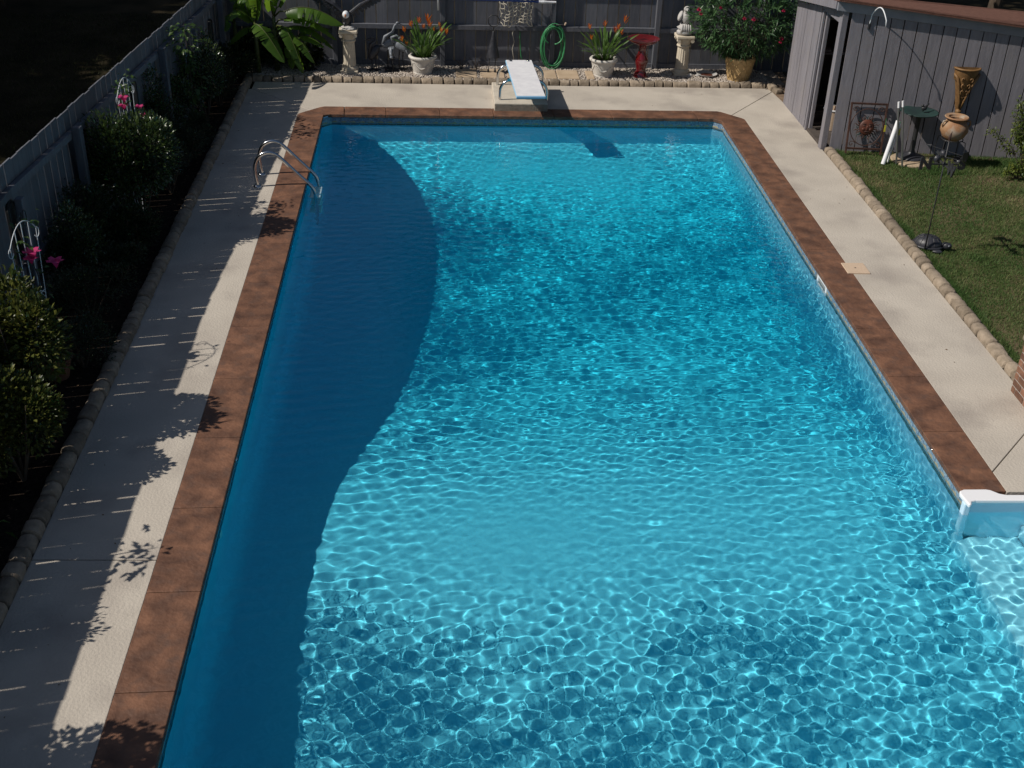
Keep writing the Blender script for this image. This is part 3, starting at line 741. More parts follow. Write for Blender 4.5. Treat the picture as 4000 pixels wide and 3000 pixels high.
def crown_pts(n, c, rad, lumps=9, flat=.0, shell=.55, seed=None):
    """points in a lumpy crown: clumps round the outside, gaps between"""
    r = np.random.default_rng(seed)
    lc = r.normal(0, 1, (lumps, 3)); lc /= np.linalg.norm(lc, axis=1, keepdims=True); lc *= r.uniform(.35, .68, (lumps, 1)); lc[:, 2] = np.abs(lc[:, 2]) * (1 - flat) - .15
    k = r.integers(0, lumps, n); d = r.normal(0, 1, (n, 3)); d /= np.linalg.norm(d, axis=1, keepdims=True)
    rr = (shell + (1 - shell) * r.random((n, 1))) * r.uniform(.36, .5, (lumps, 1))[k]
    p = lc[k] + d * rr
    out = d * .8 + p * .6 + r.normal(0, .35, (n, 3)); out /= np.linalg.norm(out, axis=1, keepdims=True)
    return np.array(c) + p * np.array(rad), out

BG = 'shrubs in the left planting bed'
def shrub(name, label, loc, rad, h, n, mat, leaf=(.035, .06), wid=.5, seed=0, group=None, cat='shrub', stem=True, lumps=10):
    if group == BG: rad, h, n = rad * 1.13, h * 1.12, int(n * 1.25)
    t = thing(name, label, cat, (*loc, .02), group)
    P, Dd = crown_pts(n, (loc[0], loc[1], h * .52), (rad, rad, h * .56), lumps, seed=seed)
    P[:, 2] = np.maximum(P[:, 2], .05)
    Dd[:, 2] += .25; Dd /= np.linalg.norm(Dd, axis=1, keepdims=True)
    L = rng.uniform(*leaf, n); V, F = leafcloud(P, Dd, L, L * wid)
    npmesh('foliage', V, F, mat, t, WLOC[t])
    if stem:
        mb = MB()
        for k in range(5):
            a = k * 1.26 + seed; mb.tube([(loc[0], loc[1], 0), (loc[0] + math.cos(a) * rad * .25, loc[1] + math.sin(a) * rad * .25, h * .35), (loc[0] + math.cos(a) * rad * .5, loc[1] + math.sin(a) * rad * .5, h * .75)], [.016, .01, .004], 5)
        obj('stem', mb, M_bark, t)
    return t
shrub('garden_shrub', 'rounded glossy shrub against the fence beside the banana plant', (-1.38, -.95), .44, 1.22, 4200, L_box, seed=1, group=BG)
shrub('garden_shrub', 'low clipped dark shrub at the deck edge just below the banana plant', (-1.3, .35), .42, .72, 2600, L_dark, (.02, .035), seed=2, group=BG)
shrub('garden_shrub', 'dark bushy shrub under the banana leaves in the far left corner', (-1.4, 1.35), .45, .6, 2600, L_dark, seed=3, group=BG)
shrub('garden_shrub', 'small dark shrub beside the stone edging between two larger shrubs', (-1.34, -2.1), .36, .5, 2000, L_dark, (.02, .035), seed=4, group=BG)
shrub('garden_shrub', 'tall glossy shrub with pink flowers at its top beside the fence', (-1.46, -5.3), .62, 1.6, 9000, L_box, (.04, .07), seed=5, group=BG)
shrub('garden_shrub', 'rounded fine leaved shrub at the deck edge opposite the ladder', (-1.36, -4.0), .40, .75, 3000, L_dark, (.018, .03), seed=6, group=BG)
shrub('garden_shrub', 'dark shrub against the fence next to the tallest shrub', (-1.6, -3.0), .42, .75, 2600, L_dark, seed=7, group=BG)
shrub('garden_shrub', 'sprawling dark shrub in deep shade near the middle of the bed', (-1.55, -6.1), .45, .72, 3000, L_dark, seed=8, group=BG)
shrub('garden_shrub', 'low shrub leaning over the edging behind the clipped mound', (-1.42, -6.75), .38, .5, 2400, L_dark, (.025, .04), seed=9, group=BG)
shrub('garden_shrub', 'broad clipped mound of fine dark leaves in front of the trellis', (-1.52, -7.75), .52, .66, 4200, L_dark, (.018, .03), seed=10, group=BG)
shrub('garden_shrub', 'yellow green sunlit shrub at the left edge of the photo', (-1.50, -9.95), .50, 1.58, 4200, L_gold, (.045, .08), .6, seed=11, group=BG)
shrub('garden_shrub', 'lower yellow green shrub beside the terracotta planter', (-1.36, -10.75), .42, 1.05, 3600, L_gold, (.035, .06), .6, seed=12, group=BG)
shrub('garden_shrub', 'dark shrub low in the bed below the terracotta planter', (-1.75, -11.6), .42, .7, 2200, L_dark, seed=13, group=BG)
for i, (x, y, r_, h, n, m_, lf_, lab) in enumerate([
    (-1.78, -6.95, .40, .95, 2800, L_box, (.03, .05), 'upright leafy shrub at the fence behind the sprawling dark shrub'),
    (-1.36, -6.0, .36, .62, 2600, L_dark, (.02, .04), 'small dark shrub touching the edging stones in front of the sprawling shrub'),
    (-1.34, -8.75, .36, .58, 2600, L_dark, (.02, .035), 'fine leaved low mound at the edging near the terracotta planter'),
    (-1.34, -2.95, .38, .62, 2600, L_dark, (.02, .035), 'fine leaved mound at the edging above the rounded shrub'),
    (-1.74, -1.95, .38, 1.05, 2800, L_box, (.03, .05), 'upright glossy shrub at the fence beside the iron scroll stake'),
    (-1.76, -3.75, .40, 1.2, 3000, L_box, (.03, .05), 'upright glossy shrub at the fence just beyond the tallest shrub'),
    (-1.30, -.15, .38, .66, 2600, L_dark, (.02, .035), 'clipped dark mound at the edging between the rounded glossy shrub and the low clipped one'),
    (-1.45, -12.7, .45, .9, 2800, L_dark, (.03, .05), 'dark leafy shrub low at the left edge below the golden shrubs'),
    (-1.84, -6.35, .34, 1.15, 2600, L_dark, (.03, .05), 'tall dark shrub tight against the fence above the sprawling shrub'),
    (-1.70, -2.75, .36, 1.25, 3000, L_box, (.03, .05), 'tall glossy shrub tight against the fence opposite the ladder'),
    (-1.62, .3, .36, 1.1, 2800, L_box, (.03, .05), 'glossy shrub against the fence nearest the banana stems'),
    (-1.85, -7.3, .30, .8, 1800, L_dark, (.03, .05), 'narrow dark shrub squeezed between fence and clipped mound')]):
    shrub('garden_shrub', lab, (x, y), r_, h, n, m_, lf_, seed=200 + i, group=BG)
# taller plants further along the bed: only their shadows reach the deck in view
def tallplant(loc, h, n, seed, lab):
    t = thing('climbing_vine', lab, 'vine', (*loc, .02), 'vines trained up in the left bed')
    r_ = np.random.default_rng(seed)
    z = r_.uniform(.3, h, n); a = r_.uniform(0, 6.28, n); q = r_.uniform(.03, .26, n) * (1.2 - .5 * z / h) * (1 + .5 * np.sin(z * 9 + seed))
    P = np.stack([loc[0] + q * np.cos(a), loc[1] + 1.5 * q * np.sin(a), z], 1); Dd = np.stack([np.cos(a), np.sin(a), r_.uniform(-.6, .5, n)], 1); Dd /= np.linalg.norm(Dd, axis=1, keepdims=True)
    L = r_.uniform(.06, .11, n); V, F = leafcloud(P, Dd, L, L * .55, droop=.3); npmesh('foliage', V, F, L_vine, t, WLOC[t])
    obj('stem', MB().tube([(loc[0], loc[1], 0), (loc[0] + .03, loc[1], h * .5), (loc[0], loc[1] + .04, h)], [.012, .009, .004], 5), M_bark, t)
    return t
tallplant((-1.45, -12.0), 1.42, 200, 23, 'thin leafy vine casting a feathery shadow on the lower deck')
shrub('garden_shrub', 'tall bushy shrub near the house end of the left bed', (-1.45, -14.3), .42, 1.95, 3600, L_vine, (.05, .09), .55, seed=24, group=BG)
tallplant((-1.45, -1.6), 1.72, 420, 25, 'leafy vine on the fence side above the small shrubs near the far corner')

# trellises with pink trumpet flowers
def trellis(loc, h, wd, lab, rotz, flowers, nleaf, seed, vine_lab):
    t = thing('wire_trellis', lab, 'trellis', (*loc, 0))
    m = Matrix.Translation((*loc, 0)) @ Matrix.Rotation(rotz, 4, 'Z')
    def W(x, z, y=0): return tuple(m @ Vector((x, y, z)))
    mb = MB(); n = 5
    for i in range(n):
        x = (i / (n - 1) - .5) * wd; zt = h - (abs(x) / (wd / 2)) ** 2 * .16
        mb.tube([W(x * .55, 0), W(x * .8, h * .45), W(x, zt)], .0048, 6)
    obj('upright', mb, M_wire, t)
    mb = MB(); pts = [W((k / 12 - .5) * wd, h - (abs(k / 12 - .5) * 2) ** 2 * .16) for k in range(13)]; mb.tube(pts, .0048, 6)
    for sgn in (-1, 1):
        mb.tube([W(sgn * (wd / 2 + .045 * math.sin(a) ), h - .16 - .05 * (1 - math.cos(a))) for a in np.linspace(0, 4.4, 12)], .004, 6)
    obj('arch', mb, M_wire, t)
    mb = MB()
    for z in (.32, .5): mb.tube([W(-wd * (.3 + z * .25), h * z), W(wd * (.3 + z * .25), h * z)], .004, 6)
    for k in range(3): mb.tube([W((q - .5) * wd * .8, h * (.42 + .1 * math.sin(q * math.pi)) + .1 * k * (q - .5)) for q in np.linspace(0, 1, 9)], .004, 6)
    obj('cross_wire', mb, M_wire, t)
    v = thing('flowering_vine', vine_lab, 'vine', (*loc, .01))
    r_ = np.random.default_rng(seed)
    x = r_.uniform(-.5, .5, nleaf) * wd; z = r_.uniform(.25, 1.03, nleaf) * h; P = np.array([W(a, b, c) for a, b, c in zip(x, z, r_.normal(0, .035, nleaf))])
    Dd = r_.normal(0, 1, (nleaf, 3)); Dd[:, 2] *= .6; Dd /= np.linalg.norm(Dd, axis=1, keepdims=True)
    L = r_.uniform(.05, .10, nleaf); V, F = leafcloud(P, Dd, L, L * .55, droop=.25); npmesh('foliage', V, F, L_vine, v, WLOC[v])
    obj('stem', MB().tube([W(.02, 0), W(-.1, h * .3, .02), W(.12, h * .6, -.02), W(-.05, h, .02)], .005, 5), M_bark, v)
    for (x, z, s_) in flowers:
        c = Vector(W(x, z, -.05)); mb = MB()
        for k in range(5):
            a = 2 * math.pi * k / 5; d1 = Vector((math.cos(a), math.sin(a) * .9, .35)); d2 = Vector((-math.sin(a), math.cos(a), 0))
            mb.add([c - Vector((0, 0, .05 * s_)), c + d1 * .03 * s_ + d2 * .022 * s_, c + d1 * .062 * s_ + d2 * .012 * s_ - Vector((0, 0, .01)), c + d1 * .06 * s_ - d2 * .016 * s_, c + d1 * .03 * s_ - d2 * .022 * s_], [(0, 1, 2, 3, 4)])
        obj('flower', mb, L_pink, v, org=tuple(c))
    return t
trellis((-1.60, -4.75), 1.84, .46, 'white wire arch trellis rising above the tall glossy shrub', R(80), [(-.16, 1.64, 1.3), (-.2, 1.55, 1.1), (.26, 1.4, 1.0), (.3, 1.28, .9)], 150, 31, 'vine with pink flowers climbing the trellis above the tall shrub')
trellis((-1.70, -8.75), 1.62, .52, 'white wire arch trellis at the left edge beside the fence', R(80), [(.02, 1.3, 1.5), (-.02, 1.25, 1.2), (.42, 1.02, 1.5)], 46, 32, 'vine with pink flowers on the trellis at the left edge')

def scrolls(name, lab, loc, h, mat):
    t = thing(name, lab, 'ornament', (*loc, 0)); x, y = loc
    mb = MB().tube([(x, y, 0), (x, y, h)], .006, 6); obj('stake', mb, mat, t)
    for s_ in (-1, 1):
        pts = [(x, y + s_ * (.02 + .09 * (1 - math.cos(a)) * (1 - a / 9)), h - .12 + .13 * math.sin(a) * (1 - a / 9)) for a in np.linspace(0, 6.6, 26)]
        obj('scroll', MB().tube(pts, .006, 6), mat, t)
    return t
scrolls('iron_stake', 'slim iron garden stake with paired scrolls beside the fence', (-1.56, -1.15), 1.28, M_greymetal)
scrolls('iron_stake', 'dark scrolled iron stake behind the left edge trellis', (-1.92, -8.1), 1.45, M_iron)

for (y, z0, z1, lab) in ((-7.8, .78, 1.46, 'tall dark round topped shape on the fence by the left edge trellis'), (-3.4, .9, 1.42, 'dark shape on the fence right of the farther trellis'), (1.05, .6, 1.15, 'small dark shape on the fence near the far corner')):  # flat dark shapes with a raised border on the fence face
    x, h, a = lf_at(y); t = thing('dark_shape', lab, 'wall panel', (x + .03, y, z0))
    prp = [(-.11, z0), (.11, z0), (.11, z1 - .1)] + [(.11 * math.cos(b), z1 - .1 + .1 * math.sin(b)) for b in np.linspace(.2, math.pi - .2, 8)] + [(-.11, z1 - .1)]
    mm = Matrix.Translation((x, y, 0)) @ Matrix.Rotation(a, 4, 'Z'); v = [tuple(mm @ Vector((u, d, z))) for d in (-.012, -.04) for u, z in prp]; n = len(prp)
    bevel(obj('board', MB().add(v, [tuple(range(n)), tuple(range(2 * n - 1, n - 1, -1))] + [(i, n + i, n + (i + 1) % n, (i + 1) % n) for i in range(n)]), M_iron, t), .004)
    pts = [tuple(mm @ Vector((u * .9, -.046, z0 + (z - z0) * .96 + .01))) for u, z in prp]; obj('border', MB().tube(pts + pts[:1], .007, 5), M_iron, t)
pt = thing('clay_planter', 'old terracotta planter in the shaded bed near the stone edging', 'planter', (-1.55, -8.95, .02))
obj('bowl', MB().lathe((-1.55, -8.95, .02), [(.001, 0), (.11, 0), (.15, .2), (.175, .22), (.175, .25), (.155, .25), (.14, .2), (.001, .2)], 24), M_clayold, pt, smooth=True, auto=35)

# banana plants, leaf by leaf
for i, (x, y, r_, h, lab) in enumerate([(-.55, 2.1, .42, .62, 'dark ground plant filling the corner beneath the long banana leaf'), (-.02, 2.18, .34, .45, 'low dark plant at the back fence beside the eagle column'), (-1.05, 2.1, .42, .8, 'dark leafy plant behind the banana stems in the far left corner')]):
    shrub('garden_plant', lab, (x, y), r_, h, 1500, L_dark, (.05, .09), seed=230 + i, cat='plant', stem=False)
def banleaf(S, Cc, E, W, fold, tears, seed):
    """midrib curve S-C-E; two halves folded down from it and torn into strips"""
    r_ = random.Random(seed); S, Cc, E = Vector(S), Vector(Cc), Vector(E); n = 24
    rib = [S * (1 - t) ** 2 + Cc * 2 * t * (1 - t) + E * t * t for t in [i / n for i in range(n + 1)]]
    hd = Vector((E.x - S.x, E.y - S.y, 0)); hd = hd.normalized() if hd.length > .05 else Vector((1, 0, 0))
    side = hd.cross(Vector((0, 0, 1))).normalized()
    mb = MB(); wv = lambda t: W * (max(0, math.sin(math.pi * min(1, .07 + t * .93)))) ** .5
    for sgn in (-1, 1):
        seg = [0] + sorted(r_.sample(range(3, n - 2), tears)) + [n]
        for a, b in zip(seg[:-1], seg[1:]):
            fo = fold + r_.uniform(-.18, .3); v, f = [], []
            for i in range(a, b + 1):
                t = i / n; tan = (rib[min(i + 1, n)] - rib[max(i - 1, 0)]).normalized()
                upn = side.cross(tan).normalized(); upn = upn if upn.z > 0 else -upn
                for q in (0, .45, .8, 1):
                    an = fo * (.55 + .6 * q); w_ = wv(t) * q
                    gap = tan * (.011 * q) * ((1 if i == a and a else 0) - (1 if i == b and b < n else 0))
                    v.append(rib[i] + side * sgn * math.cos(an) * w_ - upn * math.sin(an) * w_ + gap + upn * .006 * math.sin(i * 2.6) * q)
            for i in range(b - a):
                for q in range(3):
                    k = i * 4 + q; f.append((k, k + 4, k + 5, k + 1))
            mb.add(v, f)
    return mb, rib
def banana(loc, h, leaves, lab, seed):
    t = thing('banana_plant', lab, 'banana plant', (*loc, 0)); x, y = loc
    obj('stem', MB().tube([(x, y, -.02), (x + .01, y, h * .5), (x, y, h)], [.055, .045, .028], 12), L_stem, t, smooth=True)
    for i, (S, Cc, E, W, fold, tears) in enumerate(leaves):
        mb, rib = banleaf(S, Cc, E, W, fold, tears, seed * 100 + i)
        lo = obj('leaf', mb, L_banana, t, smooth=True, org=S)
        b0 = Vector((x, y, min(h, S[2] - .12))); mid = b0.lerp(Vector(S), .55) + Vector((0, 0, .05))
        obj('midrib', MB().tube([b0, mid] + [p_ + Vector((0, 0, .004)) for p_ in rib], [.018, .015] + list(np.linspace(.011, .003, len(rib))), 7), L_stem, lo, smooth=True)
    return t
banana((-.60, 1.95), 1.0, [
    ((-.38, 1.86, 1.10), (.05, 1.80, 1.34), (.64, 1.72, .92), .24, .7, 7),
    ((-.48, 1.80, .86), (-.30, 1.62, .95), (-.08, 1.45, .12), .15, .35, 5),
    ((-.40, 1.80, .74), (-.15, 1.66, .82), (.12, 1.55, .28), .13, .45, 4),
    ((-.50, 2.0, 1.15), (-.3, 2.05, 1.7), (.25, 2.1, 1.65), .17, .4, 6),
    ((-.66, 1.95, 1.2), (-.75, 1.9, 1.75), (-1.1, 1.8, 1.85), .17, .4, 6),
    ((-.62, 1.85, 1.12), (-.6, 1.5, 1.6), (-.5, 1.2, 1.45), .15, .5, 6),
    ((-.60, 2.0, 1.2), (-.5, 2.2, 1.8), (-.3, 2.3, 2.0), .15, .4, 5),
    ((-.42, 1.92, .95), (.0, 1.92, 1.14), (.50, 1.90, .60), .15, .5, 4),
    ((-.36, 1.98, .80), (.05, 2.0, .92), (.42, 2.0, .42), .13, .5, 4)], 'banana plant with a long sunlit leaf reaching towards the eagle', 1)
banana((-.92, 1.78), .86, [
    ((-.84, 1.25, 1.02), (-.70, 1.08, 1.12), (-.32, .84, .48), .185, .3, 7),
    ((-.98, 1.72, .84), (-1.12, 1.68, .92), (-1.40, 1.55, .56), .15, .35, 1),
    ((-.98, 1.85, .95), (-1.15, 1.95, 1.35), (-1.35, 1.9, 1.3), .13, .5, 4),
    ((-.88, 1.75, .98), (-.75, 1.65, 1.5), (-.95, 1.45, 1.52), .14, .5, 5), ((-.9, 1.8, 1.0), (-1.0, 1.95, 1.8), (-1.1, 2.1, 2.1), .17, .4, 6),
    ((-.88, 1.8, 1.0), (-.8, 1.95, 1.7), (-.95, 2.1, 2.0), .14, .4, 6), ((-.95, 1.7, .95), (-1.15, 1.45, 1.4), (-1.25, 1.15, 1.1), .15, .4, 5)], 'banana plant whose bright torn leaf hangs over the dark shrubs', 2)
banana((-.28, 2.08), .55, [
    ((-.22, 2.0, .60), (-.05, 1.9, .78), (.28, 1.8, .5), .13, .5, 3),
    ((-.32, 1.98, .55), (-.35, 1.8, .62), (-.3, 1.62, .15), .12, .3, 3),
    ((-.2, 2.1, .62), (0, 2.15, .9), (.35, 2.15, .72), .12, .5, 3)], 'small young banana plant in shade near the eagle column', 3)
banana((-1.3, 1.95), .9, [
    ((-1.26, 1.9, 1.0), (-1.2, 1.8, 1.45), (-1.0, 1.65, 1.3), .14, .5, 4),
    ((-1.34, 1.85, .95), (-1.4, 1.6, 1.2), (-1.36, 1.4, .85), .13, .4, 4)], 'banana plant deep in the dark corner of the two fences', 4)

# neighbour's trees: trunk, limbs, crown
def tree(loc, h, rad, lab, n, mat, seed, cb=.35, leaf=(.16, .3), cat='tree', group=None):
    t = thing('broadleaf_tree', lab, cat, (*loc, -.06), group); x, y = loc; r_ = random.Random(seed)
    mb = MB().tube([(x, y, -.1), (x + .1, y, h * .3), (x - .05, y + .1, h * .6), (x, y, h * .85)], [h * .022, h * .017, h * .01, h * .003], 9)
    for k in range(7):
        a = k * 2.4 + seed; z = h * (.3 + .07 * k); mb.tube([(x, y, z), (x + math.cos(a) * rad * .4, y + math.sin(a) * rad * .4, z + h * .1), (x + math.cos(a) * rad * .75, y + math.sin(a) * rad * .75, z + h * .16)], [h * .009, h * .006, h * .002], 6)
    obj('trunk', mb, M_bark, t)
    P, Dd = crown_pts(n, (x, y, h * (cb + (1 - cb) * .5)), (rad, rad, h * (1 - cb) * .6), 22, seed=seed, shell=.3)
    L = rng.uniform(*leaf, n); V, F = leafcloud(P, Dd, L, L * .6); npmesh('crown', V, F, mat, t, WLOC[t])
    return t
TG = "neighbour's trees beyond the left fence"
for i, (x, y, h, r_) in enumerate([(-18.8, -16, 15.5, 5), (-19, -9.5, 15.8, 5), (-19.2, -3, 16.2, 5), (-19, 3.5, 16, 5), (-18.5, 10, 15.5, 5), (-14, 17, 14, 5), (-24, -6, 20, 6), (-24, 4, 20, 6), (-12.2, -9, 7.6, 3.4), (-12.4, -3.5, 7.8, 3.4), (-12.6, 2, 7.8, 3.4), (-12.4, 7.5, 7.5, 3.2), (-10, 13, 6.5, 3.0), (-5, 16, 9, 4), (-8.8, -5.5, 5.6, 2.3), (-8.7, -1.2, 5.6, 2.3), (-9.2, 3.6, 5.4, 2.3), (-9.4, 7.8, 5.2, 2.2)]):
    tree((x, y), h, r_, 'tall shade tree in the yard beyond the left fence', 9000, L_tree, 40 + i, .12, (.25, .45), group=TG)  # lower rows nearer the fence are added to deepen the yard's shade
UG = 'understory growth beyond the left fence'
for i, (x, y, r_, h) in enumerate([(-6.8, 6.5, 1.2, 2.0), (-5.2, 8.6, 1.1, 1.8), (-8.5, 4.2, 1.3, 2.2), (-4.6, 10.6, 1.3, 2.4), (-7.2, 10.5, 1.5, 2.6), (-10, 8, 1.6, 2.8)]):
    shrub('wild_shrub', 'dark wild shrub in deep shade beyond the left fence', (x, y), r_, h, 2200, L_dark, (.07, .13), seed=60 + i, group=UG)
tree((13.6, 4.6), 6.5, 2.6, 'dark bushy tree behind the shed roof at the top right corner', 5200, L_dark, 71, .02, (.12, .2))
tree((17.5, 6.5), 7.5, 3.0, 'dark tree further behind the shed at the top right corner', 5200, L_dark, 72, .02, (.14, .22))
tree((4.5, 8.5), 13, 4.5, 'unseen tree added beyond the back fence to shade the ground behind the shed', 6000, L_tree, 73, .2, (.25, .4))  # out of view; this and the next are added for their shade
tree((9.5, 11), 13, 4.5, 'second unseen tree added beyond the back fence to shade behind the shed', 6000, L_tree, 74, .2, (.25, .4))

# ================================================================== lawn grass
def blades(n, x0, x1, y0, y1, h0, h1, wd, dens=None):
    x = rng.uniform(x0, x1, n); y = rng.uniform(y0, y1, n)
    if dens is not None:
        k = rng.random(n) < dens(x, y); x, y = x[k], y[k]; n = len(x)
    a = rng.uniform(0, 6.28, n); h = rng.uniform(h0, h1, n); ln = rng.uniform(.2, 1.1, n) * h; la = rng.uniform(0, 6.28, n)
    b = np.stack([x, y, np.full(n, -.006)], 1); s_ = np.stack([np.cos(a), np.sin(a), np.zeros(n)], 1) * wd
    t = b + np.stack([np.cos(la) * ln, np.sin(la) * ln, h], 1)
    V = np.stack([b - s_, b + s_, t], 1).reshape(-1, 3); return V, np.arange(3 * n).reshape(-1, 3)
def ld_(x, y):
    q = .5 + .28 * np.sin(x * 2.1 + 1.3 * np.sin(y * 1.7)) + .25 * np.sin(y * 2.7 + 1.1 * np.sin(x * 2.3 + 1))
    return np.clip(.62 + q * .5, .3, 1)
V1, F1 = blades(150000, 8.50, 12.4, -9.6, -1.95, .018, .045, .0042, ld_)
V2, F2 = blades(9000, 8.50, 8.62, -9.3, -1.95, .03, .075, .004)
V3, F3 = blades(9000, 9.7, 12.4, -2.95, -2.3, .03, .09, .004)
Vg = np.concatenate([V1, V2, V3]); Fg = np.arange(len(Vg)).reshape(-1, 3)
tag(npmesh('lawn_grass', Vg, Fg, M_grass), kind='stuff')
M_yardgrass = leafmat('yard_grass_blade', (.02, .03, .008), (.06, .06, .025), trans=.2, spec=.1)  # darker copy of the lawn blades; deepens the yard's shade by colour
V4, F4 = blades(30000, -6.5, -2.25, -10, 6, .02, .06, .006)
tag(npmesh('yard_grass', V4, F4, M_yardgrass), kind='stuff')

# ================================================================== gravel bed furniture
ZG = .035
# square capital columns
def column(loc, h, lab, sc_=1.0):
    t = thing('garden_column', lab, 'column', (*loc, ZG)); x, y = loc
    z1 = ZG + h
    bevel(obj('base', MB().box(x - .155, x + .155, y - .155, y + .155, ZG - .02, ZG + .05), M_column, t), .01, 2)
    obj('base_ring', MB().lathe((x, y, ZG + .05), [(.15, 0), (.155, .02), (.14, .04), (.125, .055), (.12, .06)], 28), M_column, t, smooth=True)
    fl = lambda a, z: 1 - .075 * (.5 + .5 * math.cos(16 * a)) ** .6
    obj('fluted_shaft', MB().lathe((x, y, ZG + .11), [(.118, 0), (.112, h * .3), (.105, h - .32)], 128, fl=fl), M_column, t, smooth=True, auto=60)
    obj('neck_ring', MB().lathe((x, y, z1 - .215), [(.11, 0), (.128, .012), (.128, .03), (.112, .045)], 28), M_column, t, smooth=True)
    cap = MB().lathe((x, y, z1 - .17), [(.11, 0), (.125, .06), (.15, .11)], 28)
    for sx in (-1, 1):
        for sy_ in (-1, 1): cap.tube([(x + sx * .125, y + sy_ * .16, z1 - .085), (x + sx * .125, y + sy_ * .10, z1 - .085)], .034, 12)
    obj('capital', cap, M_column, t, smooth=True, auto=40)
    bevel(obj('abacus', MB().box(x - .165, x + .165, y - .165, y + .165, z1 - .055, z1), M_column, t), .014, 2)
    return z1
z1 = column((.70, 1.94), .76, 'cream fluted column carrying the black winged eagle')
z2 = column((6.79, 2.08), .73, 'cream fluted column carrying the grey stone bird')

# eagle
eg = thing('eagle_statue', 'eagle statue with white head and raised dark wings on the left column', 'statue', (.70, 1.94, z1))
obj('rock_base', MB().blob((.70, 1.94, z1 + .02), (.13, .11, .05), 14, 8, nz=.12), M_castgrey, eg)
obj('body', MB().blob((.69, 1.93, z1 + .2), (.075, .085, .15), 16, 10, Matrix.Rotation(R(20), 4, 'X')).blob((.69, 2.03, z1 + .1), (.06, .1, .03), 12, 8, Matrix.Rotation(R(35), 4, 'X')), M_pewter, eg, smooth=True)
hd = obj('head', MB().blob((.675, 1.87, z1 + .27), (.062, .07, .068), 16, 10), M_eaglewhite, eg, smooth=True)
obj('beak', MB().tube([(.672, 1.81, z1 + .275), (.671, 1.785, z1 + .265), (.67, 1.775, z1 + .24)], [.02, .014, .003], 8), M_beak, hd, smooth=True)
for sx in (-1, 1): obj('leg', MB().tube([(.69 + sx * .045, 1.92, z1 + .12), (.69 + sx * .05, 1.9, z1 + .05)], [.03, .014], 8), M_beak if False else M_pewter, eg, smooth=True)
def wing(sx):
    mb = MB(); root = Vector((.69 + sx * .05, 1.97, z1 + .27)); el = Vector((.69 + sx * .24, 1.99, z1 + .42)); tip = Vector((.69 + sx * .40, 2.0, z1 + .5))
    mb.tube([root, el, tip], [.035, .032, .018], 8)
    for k in range(9):
        t = k / 8; p = root.lerp(el, t * 2) if t < .5 else el.lerp(tip, t * 2 - 1)
        d = Vector((sx * (.02 + .16 * t), .02, -.13 + .11 * t)); L = 1.0
        n_ = Vector((0, 1, 0)); sd_ = d.cross(n_).normalized() * .028
        mb.add([p - sd_ + Vector((0, .006, 0)), p + sd_, p + d + sd_ * .8, p + d * 1.12, p + d - sd_ * .8, p - sd_], [(0, 1, 2, 3, 4, 5)])
        mb.add([p - sd_ + Vector((0, .018, 0)), p + sd_ + Vector((0, .014, 0)), p + d + sd_ * .8 + Vector((0, .014, 0)), p + d * 1.12 + Vector((0, .014, 0)), p + d - sd_ * .8 + Vector((0, .014, 0))], [(0, 4, 3, 2, 1)])
    return mb
for sx in (-1, 1): obj('wing', wing(sx), M_pewter, eg)

# stone bird on the right column
sb = thing('bird_statue', 'grey stone bird perched on a rough rock on the right column', 'statue', (6.79, 2.08, z2))
rk_ = MB().blob((6.79, 2.08, z2 + .045), (.155, .14, .06), 16, 9, nz=.08).blob((6.77, 2.08, z2 + .12), (.12, .11, .085), 14, 9, nz=.16)
for k in range(5): rk_.tube([(6.70 + .045 * k, 1.975, z2 + .05), (6.705 + .04 * k, 1.965, z2 + .12), (6.715 + .035 * k, 1.99, z2 + .2)], [.022, .026, .012], 7)
obj('rock_base', rk_, M_castgrey, sb, smooth=True)
obj('body', MB().blob((6.79, 2.07, z2 + .31), (.095, .09, .125), 16, 10).blob((6.80, 2.1, z2 + .17), (.055, .05, .09), 12, 8), M_castgrey, sb, smooth=True)
sh = obj('head', MB().blob((6.775, 2.03, z2 + .46), (.06, .07, .055), 16, 10).tube([(6.782, 2.06, z2 + .38), (6.777, 2.04, z2 + .44)], [.06, .05], 10), M_castgrey, sb, smooth=True)
obj('beak', MB().tube([(6.768, 1.97, z2 + .46), (6.765, 1.945, z2 + .45), (6.764, 1.94, z2 + .425)], [.022, .014, .003], 8), M_castgrey, sh, smooth=True)
for sx in (-1, 1): obj('wing', MB().blob((6.79 + sx * .115, 2.085, z2 + .33), (.04, .075, .095), 12, 9, Matrix.Rotation(R(sx * -18), 4, 'Y')), M_castgrey, sb, smooth=True)

